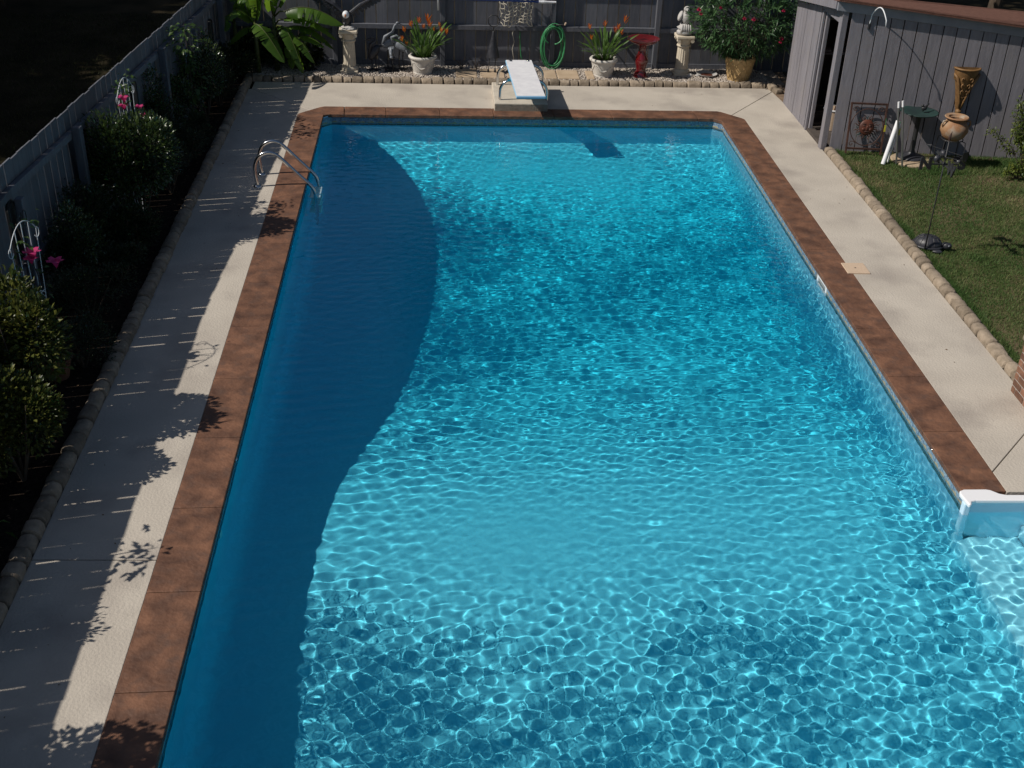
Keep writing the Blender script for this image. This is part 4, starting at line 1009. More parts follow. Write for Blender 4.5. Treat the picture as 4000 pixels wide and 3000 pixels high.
# white garland pots and their plants
def potwhite(loc, lab):
    t = thing('flower_pot', lab, 'flower pot', (*loc, ZG)); x, y = loc
    obj('body', MB().lathe((x, y, ZG - .01), [(.001, .0), (.165, 0), (.172, .03), (.168, .055), (.176, .06), (.228, .29), (.205, .29), (.20, .27), (.001, .27)], 40), M_potwhite, t, smooth=True, auto=35)
    rim = MB().lathe((x, y, ZG + .275), [(.226, 0), (.252, .008), (.256, .035), (.245, .052), (.212, .052), (.207, .02)], 44)
    for k in range(44):
        a = 2 * math.pi * k / 44; rim.blob((x + .252 * math.cos(a), y + .252 * math.sin(a), ZG + .30), (.009, .009, .015), 6, 4)
    obj('rim', rim, M_potwhite, t, smooth=True, auto=40)
    gl = MB()
    for s0 in (0, 1, 2, 3):
        for k in range(15):
            q = k / 14; a = R(-135 + s0 * 90 + q * 78); z = .215 - .10 * math.sin(math.pi * q); r_ = .176 + .052 * (z - .06) / .23 + .003
            gl.blob((x + r_ * math.cos(a), y + r_ * math.sin(a), ZG + z), (.014, .014, .013 + .006 * math.sin(math.pi * q)), 7, 5)
    obj('garland', gl, M_potwhite, t, smooth=True)
    obj('potting_soil', MB().lathe((x, y, ZG + .262), [(.001, .02), (.2, .018)], 24), M_soil, t)
    return t
potwhite((2.02, 1.93), 'white garland flower pot left of the diving board')
potwhite((5.31, 1.92), 'white garland flower pot right of the diving board')
def heliconia(loc, n, seed, lab, flowers, hh=.62):
    t = thing('heliconia_plant', lab, 'potted plant', (*loc, ZG + .27)); r_ = random.Random(seed); x, y = loc; zb = ZG + .27
    for i in range(n):
        a = r_.uniform(0, 2 * math.pi); lean = r_.uniform(.05, 1.05); q = r_.uniform(.0, .13)
        b = Vector((x + q * math.cos(a), y + q * math.sin(a), zb)); d = Vector((math.cos(a) * lean, math.sin(a) * lean, 1)).normalized()
        st_ = r_.uniform(.06, .42); L = r_.uniform(.26, .46); W = r_.uniform(.014, .030); dr = r_.uniform(.15, .6)
        p0 = b + d * st_; side = d.cross(Vector((math.sin(a), -math.cos(a), .3))).normalized()
        side = Vector((-math.sin(a + r_.uniform(-.5, .5)), math.cos(a + r_.uniform(-.5, .5)), r_.uniform(-.2, .2))).normalized()
        v, f = [], []; m = 6
        nrm = side.cross(d).normalized()
        for k in range(m + 1):
            s_ = k / m; c = p0 + d * L * s_ + Vector((math.cos(a), math.sin(a), 0)) * dr * L * s_ * s_ * .5 - Vector((0, 0, 1)) * dr * L * s_ * s_ * .7
            wv = W * math.sin(math.pi * min(1, .1 + s_ * .9)) ** .7 if k < m else .001
            v += [c - side * wv + nrm * wv * .3, c, c + side * wv + nrm * wv * .3]
        for k in range(m):
            for j in (0, 1): f.append((k * 3 + j, k * 3 + j + 1, k * 3 + 4 + j, k * 3 + 3 + j))
        mb = MB().add(v, f).tube([b, b.lerp(p0, .6), p0], [.006, .005, .004], 5)
        obj('leaf', mb, L_heli, t, smooth=True, org=tuple(b))
    for (dx, dz, s_) in flowers:
        p = Vector((x + dx, y + r_.uniform(-.12, .04), zb + dz)); b = Vector((x + dx * .2, y, zb))
        mb = MB()
        for k in range(6):
            a = k * 2.1 + r_.random(); d = Vector((math.cos(a) * .55 + dx * .5, math.sin(a) * .5, .9)).normalized(); sd_ = d.orthogonal().normalized() * .011 * s_
            o_ = p + Vector((0, 0, .012 * k * s_)); mb.add([o_, o_ + d * .04 * s_ + sd_, o_ + d * .085 * s_, o_ + d * .04 * s_ - sd_, o_ + d * .035 * s_ + d.cross(sd_).normalized() * .012], [(0, 1, 2, 4), (0, 4, 2, 3)])
        fo = obj('flower', mb, L_orange, t, org=tuple(p))
        obj('flower_stalk', MB().tube([b, b.lerp(p, .5) + Vector((dx * .1, 0, .04)), p], .004, 5), L_heli, fo)
    return t
heliconia((2.02, 1.93), 72, 1, 'spiky orange flowered plant in the left white pot', [(-.36, .30, 1), (-.32, .46, 1), (-.2, .55, 1.1), (-.06, .63, 1.1), (.1, .60, 1.6), (.13, .55, 1.2), (.02, .5, .9), (.2, .5, .7), (.33, .47, 1), (.3, .55, .8), (.42, .44, 1.1), (-.28, .2, .8)])
heliconia((5.31, 1.92), 52, 5, 'looser orange flowered plant in the right white pot', [(-.3, .58, 1), (-.02, .6, 1.2), (.17, .5, 1.2), (.22, .56, 1.1), (.34, .66, 1.4), (-.25, .38, .9), (.28, .48, .9)])

# red birdbath
rb = thing('red_birdbath', 'glossy red ceramic birdbath on the gravel', 'birdbath', (6.0, 1.88, ZG))
obj('pedestal', MB().lathe((6.0, 1.88, ZG - .01), [(.001, 0), (.135, 0), (.14, .03), (.115, .07), (.085, .14), (.10, .22), (.125, .30), (.115, .37), (.08, .43), (.07, .5), (.085, .58), (.12, .61), (.001, .61)], 36), M_red, rb, smooth=True, auto=50)
obj('bowl', MB().lathe((6.0, 1.88, ZG + .60), [(.001, 0), (.10, 0), (.22, .025), (.292, .085), (.298, .1), (.28, .1), (.21, .055), (.001, .04)], 44), M_red, rb, smooth=True, auto=60)

# oleander in a woven-pattern pot
op = thing('planter_pot', 'large tan pot with raised lattice bands under the oleander', 'flower pot', (7.80, 1.80, ZG))
obj('body', MB().lathe((7.80, 1.80, ZG - .02), [(.001, 0), (.19, 0), (.2, .04), (.275, .43), (.262, .45), (.24, .43), (.001, .4)], 40), M_potweave, op, smooth=True, auto=40)
lat = MB()
for s_ in (-1, 1):
    for k in range(9):
        for w_ in (-.022, .022):
            pts = []
            for i in range(9):
                t = i / 8; a = 2 * math.pi * k / 9 + s_ * (t * 1.1) + w_; z = .05 + .34 * t; r_ = .2 + .075 * (z - .04) / .39 + .004
                pts.append((7.80 + r_ * math.cos(a), 1.80 + r_ * math.sin(a), ZG + z))
            lat.tube(pts, .008, 5)
obj('lattice_band', lat, M_potweave, op, smooth=True)
ol = thing('oleander_bush', 'large oleander bush with narrow leaves and a few red flowers', 'bush', (7.80, 1.80, ZG + .4))
n = 5200; r2 = np.random.default_rng(8)
nb = 520
bd_ = r2.normal(0, 1, (nb, 3)); bd_ /= np.linalg.norm(bd_, axis=1, keepdims=True); bd_[:, 2] = bd_[:, 2] * .9 + .12
br = r2.uniform(.55, 1.0, (nb, 1)) ** .6
tipc = np.array([7.82, 1.78, 1.06]) + bd_ * br * np.array([1.12, .66, .86])
k = r2.integers(0, nb, n); al = r2.uniform(0, .22, (n, 1))
P = tipc[k] - bd_[k] * al; P[:, 2] = np.maximum(P[:, 2], .22)
P = P[P[:, 1] < 2.4] if False else P
Dd = bd_[k] * .8 + r2.normal(0, .55, (n, 3)); Dd /= np.linalg.norm(Dd, axis=1, keepdims=True)
L = r2.uniform(.10, .19, n); V, F = leafcloud(P, Dd, L, L * .17, fold=.12, droop=.15)
npmesh('foliage', V, F, L_olea, ol, WLOC[ol])
mb = MB()
for i in range(0, nb, 13): mb.tube([(7.80, 1.80, ZG + .35), tuple(Vector((7.80, 1.80, ZG + .5)).lerp(Vector(tipc[i]), .5) + Vector((0, 0, .06))), tuple(tipc[i])], [.012, .008, .003], 5)
obj('branch', mb, M_bark, ol)
for (x, y, z, s_) in [(6.86, 1.45, 1.36, 1.2), (6.9, 1.45, 1.29, 1.0), (7.22, 1.35, 1.42, .9), (7.62, 1.2, 1.28, 1), (7.78, 1.18, 1.27, 1.1), (8.34, 1.25, .93, 1.2), (8.33, 1.25, .87, .9), (8.32, 1.3, 1.4, .9)]:
    mb = MB()
    for q in range(7):
        a = q * 2.4; d = Vector((math.cos(a), -.6, math.sin(a))).normalized(); o_ = Vector((x, y, z)); sd_ = d.orthogonal().normalized() * .018 * s_
        mb.add([o_, o_ + d * .025 * s_ + sd_, o_ + d * .042 * s_, o_ + d * .025 * s_ - sd_], [(0, 1, 2, 3)])
    obj('flower', mb, L_redfl, ol, org=(x, y, z))

# shallow dish and pebble
dd_ = thing('dish', 'shallow painted dish lying on gravel between column and lattice pot', 'dish', (7.26, 2.0, ZG + .01))
obj('bowl', MB().lathe((7.26, 2.0, ZG + .005), [(.001, 0), (.13, .004), (.19, .035), (.198, .045), (.185, .043), (.12, .014), (.001, .012)], 32), M_castgrey, dd_, smooth=True)
obj('painted_centre', MB().lathe((7.26, 2.0, ZG + .0125), [(.001, .012), (.1, .008), (.118, .006)], 24), M_rustred, dd_, smooth=True)
tag(obj('round_stone', MB().blob((6.93, 1.93, ZG + .02), (.055, .045, .035), 12, 8, nz=.05), M_castgrey, smooth=True, org=(6.93, 1.93, ZG)), 'pale round stone on the gravel at the foot of the right column', 'stone')
tag(obj('round_stone', MB().blob((7.10, 1.97, ZG + .012), (.06, .035, .025), 12, 8, nz=.05), M_castgrey, smooth=True, org=(7.10, 1.97, ZG)), 'flat pale stone on the gravel beside the painted dish', 'stone')

# wading birds
def crane(loc, lab, bz, bl, tilt, ax, neck, mat, legs=.2, head=True):
    t = thing('crane_statue', lab, 'statue', (*loc, ZG)); x, y = loc
    m = Matrix.Rotation(R(ax), 4, 'Z') @ Matrix.Rotation(R(tilt), 4, 'Y')
    obj('body', MB().blob((x, y, bz), (bl, bl * .45, bl * .5), 16, 10, m), mat, t, smooth=True)
    tl = MB()
    for k in range(5):
        d = m @ Vector((-bl * (1.05 + .05 * k), (k - 2) * .022, -.05 - .012 * abs(k - 2))); s_ = m @ Vector((-bl * .5, (k - 2) * .018, .02))
        tl.tube([Vector((x, y, bz)) + s_, Vector((x, y, bz)) + d], [.022, .008], 6)
    obj('tail_feather', tl, mat, t, smooth=True)
    pts = [Vector((x, y, bz)) + m @ Vector((bl * .75, 0, bl * .15))] + [Vector((x + a, y + b, c)) for a, b, c in neck]
    obj('neck', MB().tube(pts, list(np.linspace(.035, .016, len(pts))), 8), mat, t, smooth=True)
    h_ = pts[-1]; dv = (pts[-1] - pts[-2]).normalized()
    ho = obj('head', MB().blob(h_, (.032, .026, .026), 10, 7), mat, t, smooth=True)
    bx = neck[-1][0] - neck[-2][0]; sg = 1 if bx >= 0 else -1
    obj('beak', MB().tube([h_, h_ + Vector((sg * .11, -.02, -.035))], [.012, .002], 6), M_iron, ho)
    for s_ in (-.03, .03):
        obj('leg', MB().tube([(x + s_, y, bz - bl * .35), (x + s_ * 1.2 - .01, y - .01, ZG + bz * .4), (x + s_ * 1.3, y, ZG)], [.014, .008, .008], 6), M_iron, t)
    obj('foot_plate', MB().blob((x, y, ZG + .005), (.14, .1, .022), 14, 7, nz=.05, flat=-.012), M_iron, t)
    return t
crane((1.14, 2.05), 'black heron statue standing beside the eagle column', .36, .16, 55, 200, [(-.06, 0, .50), (.05, -.01, .585), (-.02, -.02, .63), (-.09, -.03, .60)], M_pewter)
crane((1.42, 2.16), 'grey crane statue with its neck stretched straight up', .50, .15, 20, 185, [(-.08, -.01, .62), (.06, -.02, .70), (.1, -.02, .82), (.15, -.03, .87)], M_greymetal)
crane((1.63, 2.1), 'grey crane statue with humped back and curled neck beside the left white pot', .47, .17, -28, 165, [(-.15, -.02, .55), (-.17, -.03, .63), (-.08, -.04, .665), (-.02, -.05, .62)], M_greymetal)
crane((1.45, 1.98), 'small hunched crane statue in front of the two grey cranes', .39, .085, 70, 270, [(0, -.07, .40), (0, -.09, .36), (.01, -.1, .32)], M_greymetal)
crane((-.02, 2.02), 'dark heron statue half hidden in shade below the banana leaves', .34, .13, 50, 160, [(.05, 0, .48), (.0, 0, .55), (.06, -.02, .58)], M_pewter)

# metal stake figure: ring head, cone dress, wire arms and legs
fg = thing('metal_figure', 'black metal garden figure with ring head and cone shaped body', 'garden figure', (3.27, 1.95, ZG))
fx, fy = 3.29, 1.95
obj('ring_head', MB().tube([(fx + .1 * math.cos(a), fy, .98 + .1 * math.sin(a)) for a in np.linspace(0, 2 * math.pi, 29)], .009, 7), M_iron, fg, smooth=True)
obj('cone_body', MB().lathe((fx, fy, .335), [(.118, .0), (.115, .03), (.02, .44), (.016, .46), (.001, .47)], 24), M_pewter, fg, smooth=True, auto=50)
obj('collar', MB().tube([(fx - .05, fy, .85), (fx, fy - .02, .80), (fx + .05, fy, .85)], .008, 6).tube([(fx, fy, .78), (fx, fy, .885)], .012, 7), M_iron, fg)
for s_ in (-1, 1):
    obj('arm', MB().tube([(fx + s_ * .02, fy, .80), (fx + s_ * .14, fy, .84), (fx + s_ * .17, fy, .74), (fx + s_ * .15, fy, .6)], .005, 6), M_iron, fg)
    lg = obj('leg', MB().tube([(fx + s_ * .05, fy, .37), (fx + s_ * .062 - .02, fy, .09)], .007, 6), M_iron, fg)
    obj('foot', MB().blob((fx + s_ * .062 - .02, fy, .075), (.022, .03, .05), 8, 6), M_iron, lg, smooth=True)
# twiggy stake plants whose shadows scatter on the pavers
for (x, y, lab) in ((2.72, 2.12, 'bare twiggy stem in gravel between left white pot and metal figure'), (3.0, 2.18, 'thin dark twig standing behind the metal garden figure')):
    t = thing('dry_twig', lab, 'twig', (x, y, ZG)); mb = MB()
    for k in range(7):
        a = k * .9; h = .12 + .03 * k; mb.tube([(x, y, ZG - .02), (x + .05 * math.cos(a), y + .03 * math.sin(a), ZG + h * .6), (x + .16 * math.cos(a), y + .07 * math.sin(a), ZG + h)], [.006, .004, .0015], 5)
    obj('branch', mb, M_bark, t)

# hose, net, poles on the back fence
hs = thing('garden_hose', 'coiled green garden hose hanging on the back fence', 'hose', (4.41, 2.28, .83))
mb = MB(); pts = []
for i in range(0, 7 * 28):
    a = 2 * math.pi * i / 28; lp = i // 28; q = i / 28
    rx = .19 + .034 * math.sin(q * 2.1); rz = .375 + .045 * math.sin(q * 1.7 + 1)
    pts.append((4.41 + rx * math.sin(a) + .012 * math.sin(q * 5), 2.29 + .03 * math.sin(q * 2.6), .445 + rz * math.cos(a) + .012 * math.cos(q * 3)))
obj('coil', MB().tube(pts, .010, 8), M_hose, hs, smooth=True)
pts = [(4.41 + .17 * math.sin(a) * (1.0), 2.255, .66 + .16 * math.cos(a)) for a in np.linspace(-2.6, 3.0, 30)]
obj('inner_loop', MB().tube(pts, .0125, 8), M_hose, hs, smooth=True)
hr = thing('hose_hook', 'dark metal hook holding the green hose coil', 'hook', (4.41, 2.34, .84))
obj('arm', MB().tube([(4.41, 2.35, .86), (4.41, 2.27, .85), (4.41, 2.235, .87)], .012, 7).tube([(4.41, 2.25, .85), (4.56, 2.245, .86), (4.6, 2.245, .88)], .009, 7), M_iron, hr, smooth=True)
obj('brass_end', MB().tube([(4.6, 2.245, .855), (4.62, 2.24, .90)], .016, 9), M_lid, hr)
hp = tag(obj('hose_stub', MB().tube([(3.80, 2.42, .69), (3.80, 2.40, .55), (3.815, 2.40, .4), (3.83, 2.40, .25), (3.86, 2.39, .15)], .011, 7), M_hose, smooth=True, org=(3.8, 2.42, .69)), 'short green hose hanging straight down behind the diving board', 'hose')
tag(obj('loose_wire', MB().tube([(3.69, 2.40, .75), (3.66, 2.395, .65), (3.695, 2.395, .5), (3.665, 2.395, .36), (3.68, 2.395, .28), (3.70, 2.39, .16)], .0055, 6), M_rope, smooth=True, org=(3.69, 2.4, .75)), 'thin pale wire dangling on the fence left of the green hose stub', 'wire')
nt_ = MB(); r_ = random.Random(4)
def np_(u, v): return (3.43 + .57 * u + .018 * math.sin(v * 9 + u * 4), 2.30 + .035 * math.sin(u * 11 + v * 3), 1.62 - .78 * v - .03 * math.sin(u * 7) * v + .02 * math.sin(v * 14 + u * 9))
NU, NV = 9, 12
for i in range(NU): nt_.tube([np_(i / (NU - 1) + .014 * math.sin(j * 2 + i), j / 22) for j in range(23)], .0078, 5)
for j in range(NV): nt_.tube([np_(i / 20, j / (NV - 1) + .018 * math.sin(i * 1.5 + j)) for i in range(21)], .0078, 5)
tag(obj('rope_net', nt_, M_rope, org=(3.7, 2.3, 1.5)), 'cream knotted rope net draped on the back fence', 'net')
bp_ = thing('pool_pole', 'long blue telescopic pool pole hung level on the back fence', 'pool pole', (3.0, 2.24, 1.265))
obj('tube', MB().tube([(1.2, 2.24, 1.31), (4.11, 2.24, 1.262)], .0165, 10), M_blue, bp_, smooth=True)
obj('grip', MB().tube([(4.11, 2.24, 1.262), (4.24, 2.24, 1.26), (4.25, 2.24, 1.26), (4.42, 2.24, 1.257)], [.024, .024, .02, .019], 10).tube([(4.16, 2.24, 1.261), (4.21, 2.24, 1.26)], .028, 10), M_white, bp_, smooth=True, auto=40)
tag(obj('white_rod', MB().tube([(2.30, 2.33, 1.06), (2.295, 2.335, 1.75)], .015, 8), M_white, smooth=True, org=(2.3, 2.33, 1.06)), 'white plastic rod hanging beside a fence post above the left pot', 'rod')
for x in (1.6, 4.40): tag(obj('pole_hook', MB().tube([(x, 2.344, 1.29), (x, 2.25, 1.232), (x, 2.215, 1.25)], .008, 6), M_iron, org=(x, 2.34, 1.28)), 'dark hook carrying the blue pole ' + ('at its hidden end' if x < 2 else 'near its white grip'), 'hook')

# ================================================================== by the shed
sp = thing('sun_panel', 'rusty square iron panel with a smiling sun face leaning on the shed', 'garden ornament', tuple(fpt(.62, .12, 0)))
pc = fpt(.62, .19, 0); lean = R(11)
PMx = Matrix(((FD.x, FN.x, 0, pc.x), (FD.y, FN.y, 0, pc.y), (0, 0, 1, pc.z), (0, 0, 0, 1))) @ Matrix.Rotation(lean, 4, 'X')
def pp(u, v, o=0): return tuple(PMx @ Vector((u, o, v)))
fr = MB()
for (a, b) in (((-.27, .02), (-.27, .80)), ((.27, .02), (.27, .80)), ((-.285, .787), (.285, .787)), ((-.285, .1), (.285, .1))): fr.bar(pp(*a), pp(*b), .026, .026)
obj('frame', fr, M_rust, sp)
scz = .43
face = MB().blob((0, 0, 0), (.115, .03, .12), 22, 12)
face.v = [pp(v[0], v[2] + scz, v[1] + .012) for v in face.v]
fo = obj('sun_face', face, M_rustred, sp, smooth=True)
def fblob(u, v, r3): 
    b = MB().blob((0, 0, 0), r3, 10, 7); b.v = [pp(p[0] + u, p[2] + scz + v, p[1] + .035) for p in b.v]; return b
for u in (-.045, .045): obj('eye', fblob(u, .028, (.024, .012, .012)), M_rust, fo, smooth=True); obj('cheek', fblob(u * 1.2, -.03, (.024, .012, .024)), M_rustred, fo, smooth=True)
obj('nose', fblob(0, -.008, (.013, .018, .042)), M_rustred, fo, smooth=True); obj('mouth', fblob(0, -.062, (.04, .012, .01)), M_rust, fo, smooth=True)
for u in (-.045, .045): obj('eyebrow', fblob(u, .055, (.03, .012, .007)), M_rust, fo, smooth=True)
for k in range(24):
    a = 2 * math.pi * k / 24; r0, r1 = .122, .205 if k % 2 else .18
    wob = lambda r, q: pp(r * math.cos(a + q), scz + r * math.sin(a + q), .0)
    obj('ray', MB().tube([wob(r0, 0), wob((r0 * 2 + r1) / 3, .07), wob((r0 + r1 * 2) / 3, -.05), wob(r1, .06)], [.011, .009, .007, .002], 6), M_verd if k % 3 == 0 else M_rust, sp)
obj('hoop', MB().tube([pp(.25 * math.cos(a), scz + .28 * math.sin(a), .0) for a in np.linspace(0, 2 * math.pi, 40)], .007, 6), M_rust, sp)
for sx in (-1, 1):
    for top in (0, 1):
        obj('corner_scroll', MB().tube([pp(sx * (.2 - .055 * (1 - q / 8) * math.cos(q)), (.70 if top else .17) + .05 * (1 - q / 8) * math.sin(q)) for q in np.linspace(0, 7, 24)], .006, 5), M_rust, sp)

pvr = tag(obj('round_paver', MB().lathe((9.61, -2.33, -.02), [(.001, .045), (.3, .045), (.315, .035), (.32, 0)], 30), M_paver, smooth=False, org=(9.61, -2.33, 0)), 'round concrete paver under the verdigris birdbath', 'paver')
vb = thing('birdbath', 'dark metal birdbath with verdigris bowl and small bird on its rim', 'birdbath', (9.63, -2.24, .025))
obj('base', MB().lathe((9.63, -2.24, .024), [(.001, 0), (.21, 0), (.215, .015), (.17, .035), (.07, .06), (.05, .09)], 28), M_pewter, vb, smooth=True)
obj('pedestal', MB().lathe((9.63, -2.24, .1), [(.055, 0), (.04, .05), (.036, .3), (.038, .52), (.055, .58), (.09, .6)], 18), M_iron, vb, smooth=True)
obj('bowl', MB().lathe((9.62, -2.24, .69), [(.001, .0), (.09, 0), (.19, .02), (.28, .055), (.288, .065), (.27, .066), (.18, .034), (.001, .02)], 40), M_verd, vb, smooth=True)
bo_ = obj('bird_figure', MB().blob((9.70, -2.2, .79), (.045, .03, .035), 12, 8).blob((9.67, -2.2, .83), (.022, .02, .022), 10, 7).tube([(9.71, -2.2, .80), (9.76, -2.2, .86), (9.72, -2.2, .9)], [.02, .012, .002], 6).tube([(9.69, -2.2, .74), (9.69, -2.2, .78)], .01, 6), M_iron, vb, smooth=True)
for (a, b, r_, mt, lab) in (((9.11, -2.50, 0), (9.27, -2.36, .64), .034, M_tubewhite, 'widest metal tube, its sun glare coloured white, slanting towards the verdigris birdbath'),
                       ((9.21, -2.42, 0), (9.31, -2.36, .60), .013, M_tubewhite, 'thin metal rod, its glare coloured white too, beside the widest tube'),
                       ((9.37, -2.62, 0), (9.24, -2.50, .90), .014, M_grey_pvc, 'front dull metal tube leaning on the bowl of the verdigris birdbath'),
                       ((9.32, -2.50, 0), (9.21, -2.42, .86), .014, M_grey_pvc, 'rear dull metal tube leaning on the bowl of the verdigris birdbath')):
    t = thing('metal_tube', lab, 'metal tube', a)
    obj('shaft', MB().tube([a, b], r_, 12), mt, t, smooth=True, auto=50)
    if mt is M_grey_pvc: obj('bright_cap', MB().tube([b, tuple(Vector(b) + (Vector(b) - Vector(a)).normalized() * .09)], r_ * 1.2, 12), M_tubewhite, t, smooth=True, auto=50)
for (x, y, z, lab) in ((9.12, -2.28, .50, 'small yellow and green tag on the shed wall left of the tubes'), (9.33, -2.34, .47, 'yellow tag between the dull tubes and the birdbath stem')):
    t = thing('yellow_tag', lab, 'tag', (x, y, z)); obj('strip', MB().box(x - .012, x + .012, y - .004, y + .004, z - .06, z + .04), M_yellow, t); obj('cord', MB().tube([(x, y, z + .04), (x, y + .03, z + .14)], .003, 5), M_hose, t)

# clay pot on its wire stand
cx_, cy_ = 10.06, -2.60
ps = thing('pot_stand', 'black wire plant stand holding the round clay pot', 'plant stand', (cx_, cy_, 0))
obj('ring', MB().tube([(cx_ + .16 * math.cos(a), cy_ + .16 * math.sin(a), .45) for a in np.linspace(0, 2 * math.pi, 30)], .008, 6), M_iron, ps)
for k in range(4):
    a = R(40 + 90 * k); c_, s_ = math.cos(a), math.sin(a)
    obj('leg', MB().tube([(cx_ + .08 * c_, cy_ + .08 * s_, .41), (cx_ + .16 * c_, cy_ + .16 * s_, .45), (cx_ + .22 * c_, cy_ + .22 * s_, .44), (cx_ + .24 * c_, cy_ + .24 * s_, .3), (cx_ + .22 * c_, cy_ + .22 * s_, 0)], .008, 6), M_iron, ps)
cp_ = thing('clay_pot', 'round two tone clay pot with wide rim on the wire stand', 'pot', (cx_, cy_, .42))
obj('body', MB().lathe((cx_, cy_, .43), [(.001, 0), (.09, .0), (.16, .06), (.205, .15), (.2, .22), (.15, .29), (.125, .31), (.118, .34), (.10, .33), (.11, .28), (.001, .2)], 36), M_terra, cp_, smooth=True, auto=60)
obj('rim', MB().lathe((cx_, cy_, .755), [(.118, 0), (.17, .02), (.178, .034), (.168, .046), (.12, .036), (.11, .0)], 36), M_terra, cp_, smooth=True, auto=60)
for s_ in (-1, 1): obj('handle', MB().tube([(cx_ + s_ * .14, cy_ - .03, .73), (cx_ + s_ * .205, cy_ - .035, .735), (cx_ + s_ * .215, cy_ - .035, .68), (cx_ + s_ * .19, cy_ - .03, .64)], .014, 8), M_terra, cp_, smooth=True)

# scrolled wall planter
wp = thing('wall_planter', 'tall ochre scrolled wall planter hanging on the shed', 'wall planter', tuple(fpt(1.98, .05, 1.4)))
pr_ = [(0, .04), (.06, .06), (.2, .085), (.38, .125), (.52, .165), (.6, .185), (.66, .19), (.665, .17)]
v, f = [], []; ns = 14
for z, r_ in pr_:
    for k in range(ns + 1):
        a = math.pi * k / ns; v.append(tuple(fpt(1.98 + r_ * math.cos(a) * .98, .015 + r_ * .85 * math.sin(a), .73 + z)))
for i in range(len(pr_) - 1):
    for k in range(ns): f.append((i * (ns + 1) + k, i * (ns + 1) + k + 1, (i + 1) * (ns + 1) + k + 1, (i + 1) * (ns + 1) + k))
wpb = MB().add(v, f); wpb.f.append(tuple(range(ns, -1, -1)))
for i in range(len(pr_) - 1): wpb.f.append((i * (ns + 1), (i + 1) * (ns + 1), (i + 1) * (ns + 1) + ns, i * (ns + 1) + ns))
obj('body', wpb, M_ochre, wp, smooth=True, auto=45)
ac = MB()
def ws(u, z, r_): a = u; return fpt(1.98 + r_ * math.cos(a) * 1.0, .02 + r_ * .88 * math.sin(a), .73 + z)
def prad(z): return np.interp(z, [p[0] for p in pr_], [p[1] for p in pr_])
for s_ in (-1, 1):
    pts = [ws(math.pi / 2 + s_ * q, z, prad(z) + .012) for q, z in ((.1, .04), (.35, .15), (.6, .28), (.75, .4), (.95, .52), (1.25, .57), (1.3, .5), (1.05, .47))]
    ac.tube(pts, [.012, .016, .018, .02, .024, .022, .018, .012], 8)
    for z, q in ((.2, .2), (.3, .3), (.4, .32), (.5, .4)):
        c = ws(math.pi / 2 + s_ * q, z, prad(z) + .006); ac.tube([tuple(c + FD * (s_ * .02 * math.cos(b)) + Vector((0, 0, .028 * math.sin(b)))) for b in np.linspace(0, 4.6, 9)], .011, 6)
obj('acanthus_scroll', ac, M_ochre, wp, smooth=True)
obj('finial', MB().blob(tuple(fpt(1.98, .05, .72)), (.05, .05, .04), 12, 8), M_ochre, wp, smooth=True)
obj('lip', MB().tube([tuple(ws(math.pi * k / 14, .655, .195)) for k in range(15)], .013, 8), M_ochre, wp, smooth=True)

# wall bracket
hk = thing('plant_hook', 'curved plant bracket sticking out from the shed wall, its sun glint coloured white', 'hook', tuple(fpt(.42, .02, 2.0)))
hpts = [fpt(.40, .01, 1.93), fpt(.405, .02, 2.03)] + [fpt(.41 + .14 * q, .02 + .33 * q, 2.08 + .17 * math.sin(math.pi * (q * .9 + .05))) for q in np.linspace(0.02, 1, 12)] + [fpt(.555, .36, 2.02)]
obj('crook', MB().tube(hpts, .0085, 9), M_white, hk, smooth=True)  # crook coloured white for the sun glint along its arch
obj('wall_plate', MB().lathe(tuple(fpt(.40, .012, 1.93)), [(.001, -.05), (.02, -.04), (.02, .04), (.001, .05)], 10), M_iron, hk)

# shrubs by the shed wall
def airy(loc, rad, h, n, lab, seed, cz=None, leaf=(.03, .055)):
    t = thing('garden_shrub', lab, 'shrub', (*loc, 0)); r_ = np.random.default_rng(seed)
    x, y = loc; nbr = 26; mb = MB(); tips = []
    for k in range(nbr):
        a = r_.uniform(0, 6.28); q = r_.uniform(.3, 1); tp = np.array([x + rad * q * math.cos(a), y + rad * .4 * q * math.sin(a) - .05, h * r_.uniform(.35, 1)])
        mid = np.array([x + rad * .35 * q * math.cos(a), y + rad * .15 * math.sin(a), tp[2] * .6]); mb.tube([(x, y, -.02), tuple(mid), tuple(tp)], [.008, .005, .002], 5); tips.append((mid, tp))
    obj('stem', mb, M_bark, t)
    k = r_.integers(0, nbr, n); tt = r_.uniform(.1, 1.08, (n, 1)); m_ = np.array([a for a, _ in tips])[k]; e_ = np.array([b for _, b in tips])[k]
    P = m_ + (e_ - m_) * tt + r_.normal(0, .035, (n, 3)); P[:, 2] = np.maximum(P[:, 2], .02); Dd = r_.normal(0, 1, (n, 3)); Dd /= np.linalg.norm(Dd, axis=1, keepdims=True)
    L = r_.uniform(*leaf, n); V, F = leafcloud(P, Dd, L, L * .5, droop=.2); npmesh('foliage', V, F, L_shrub, t, WLOC[t])
airy((11.15, -2.85), .72, 1.15, 2800, 'yellow green open shrub against the shed wall at the right edge', 81)
airy((10.95, -3.1), .26, .3, 300, 'low leafy weed on the lawn in front of the shed shrub', 82, leaf=(.04, .07))
airy((11.9, -2.75), .5, .6, 700, 'dark tangle of stems at the foot of the shed wall at the right edge', 83)

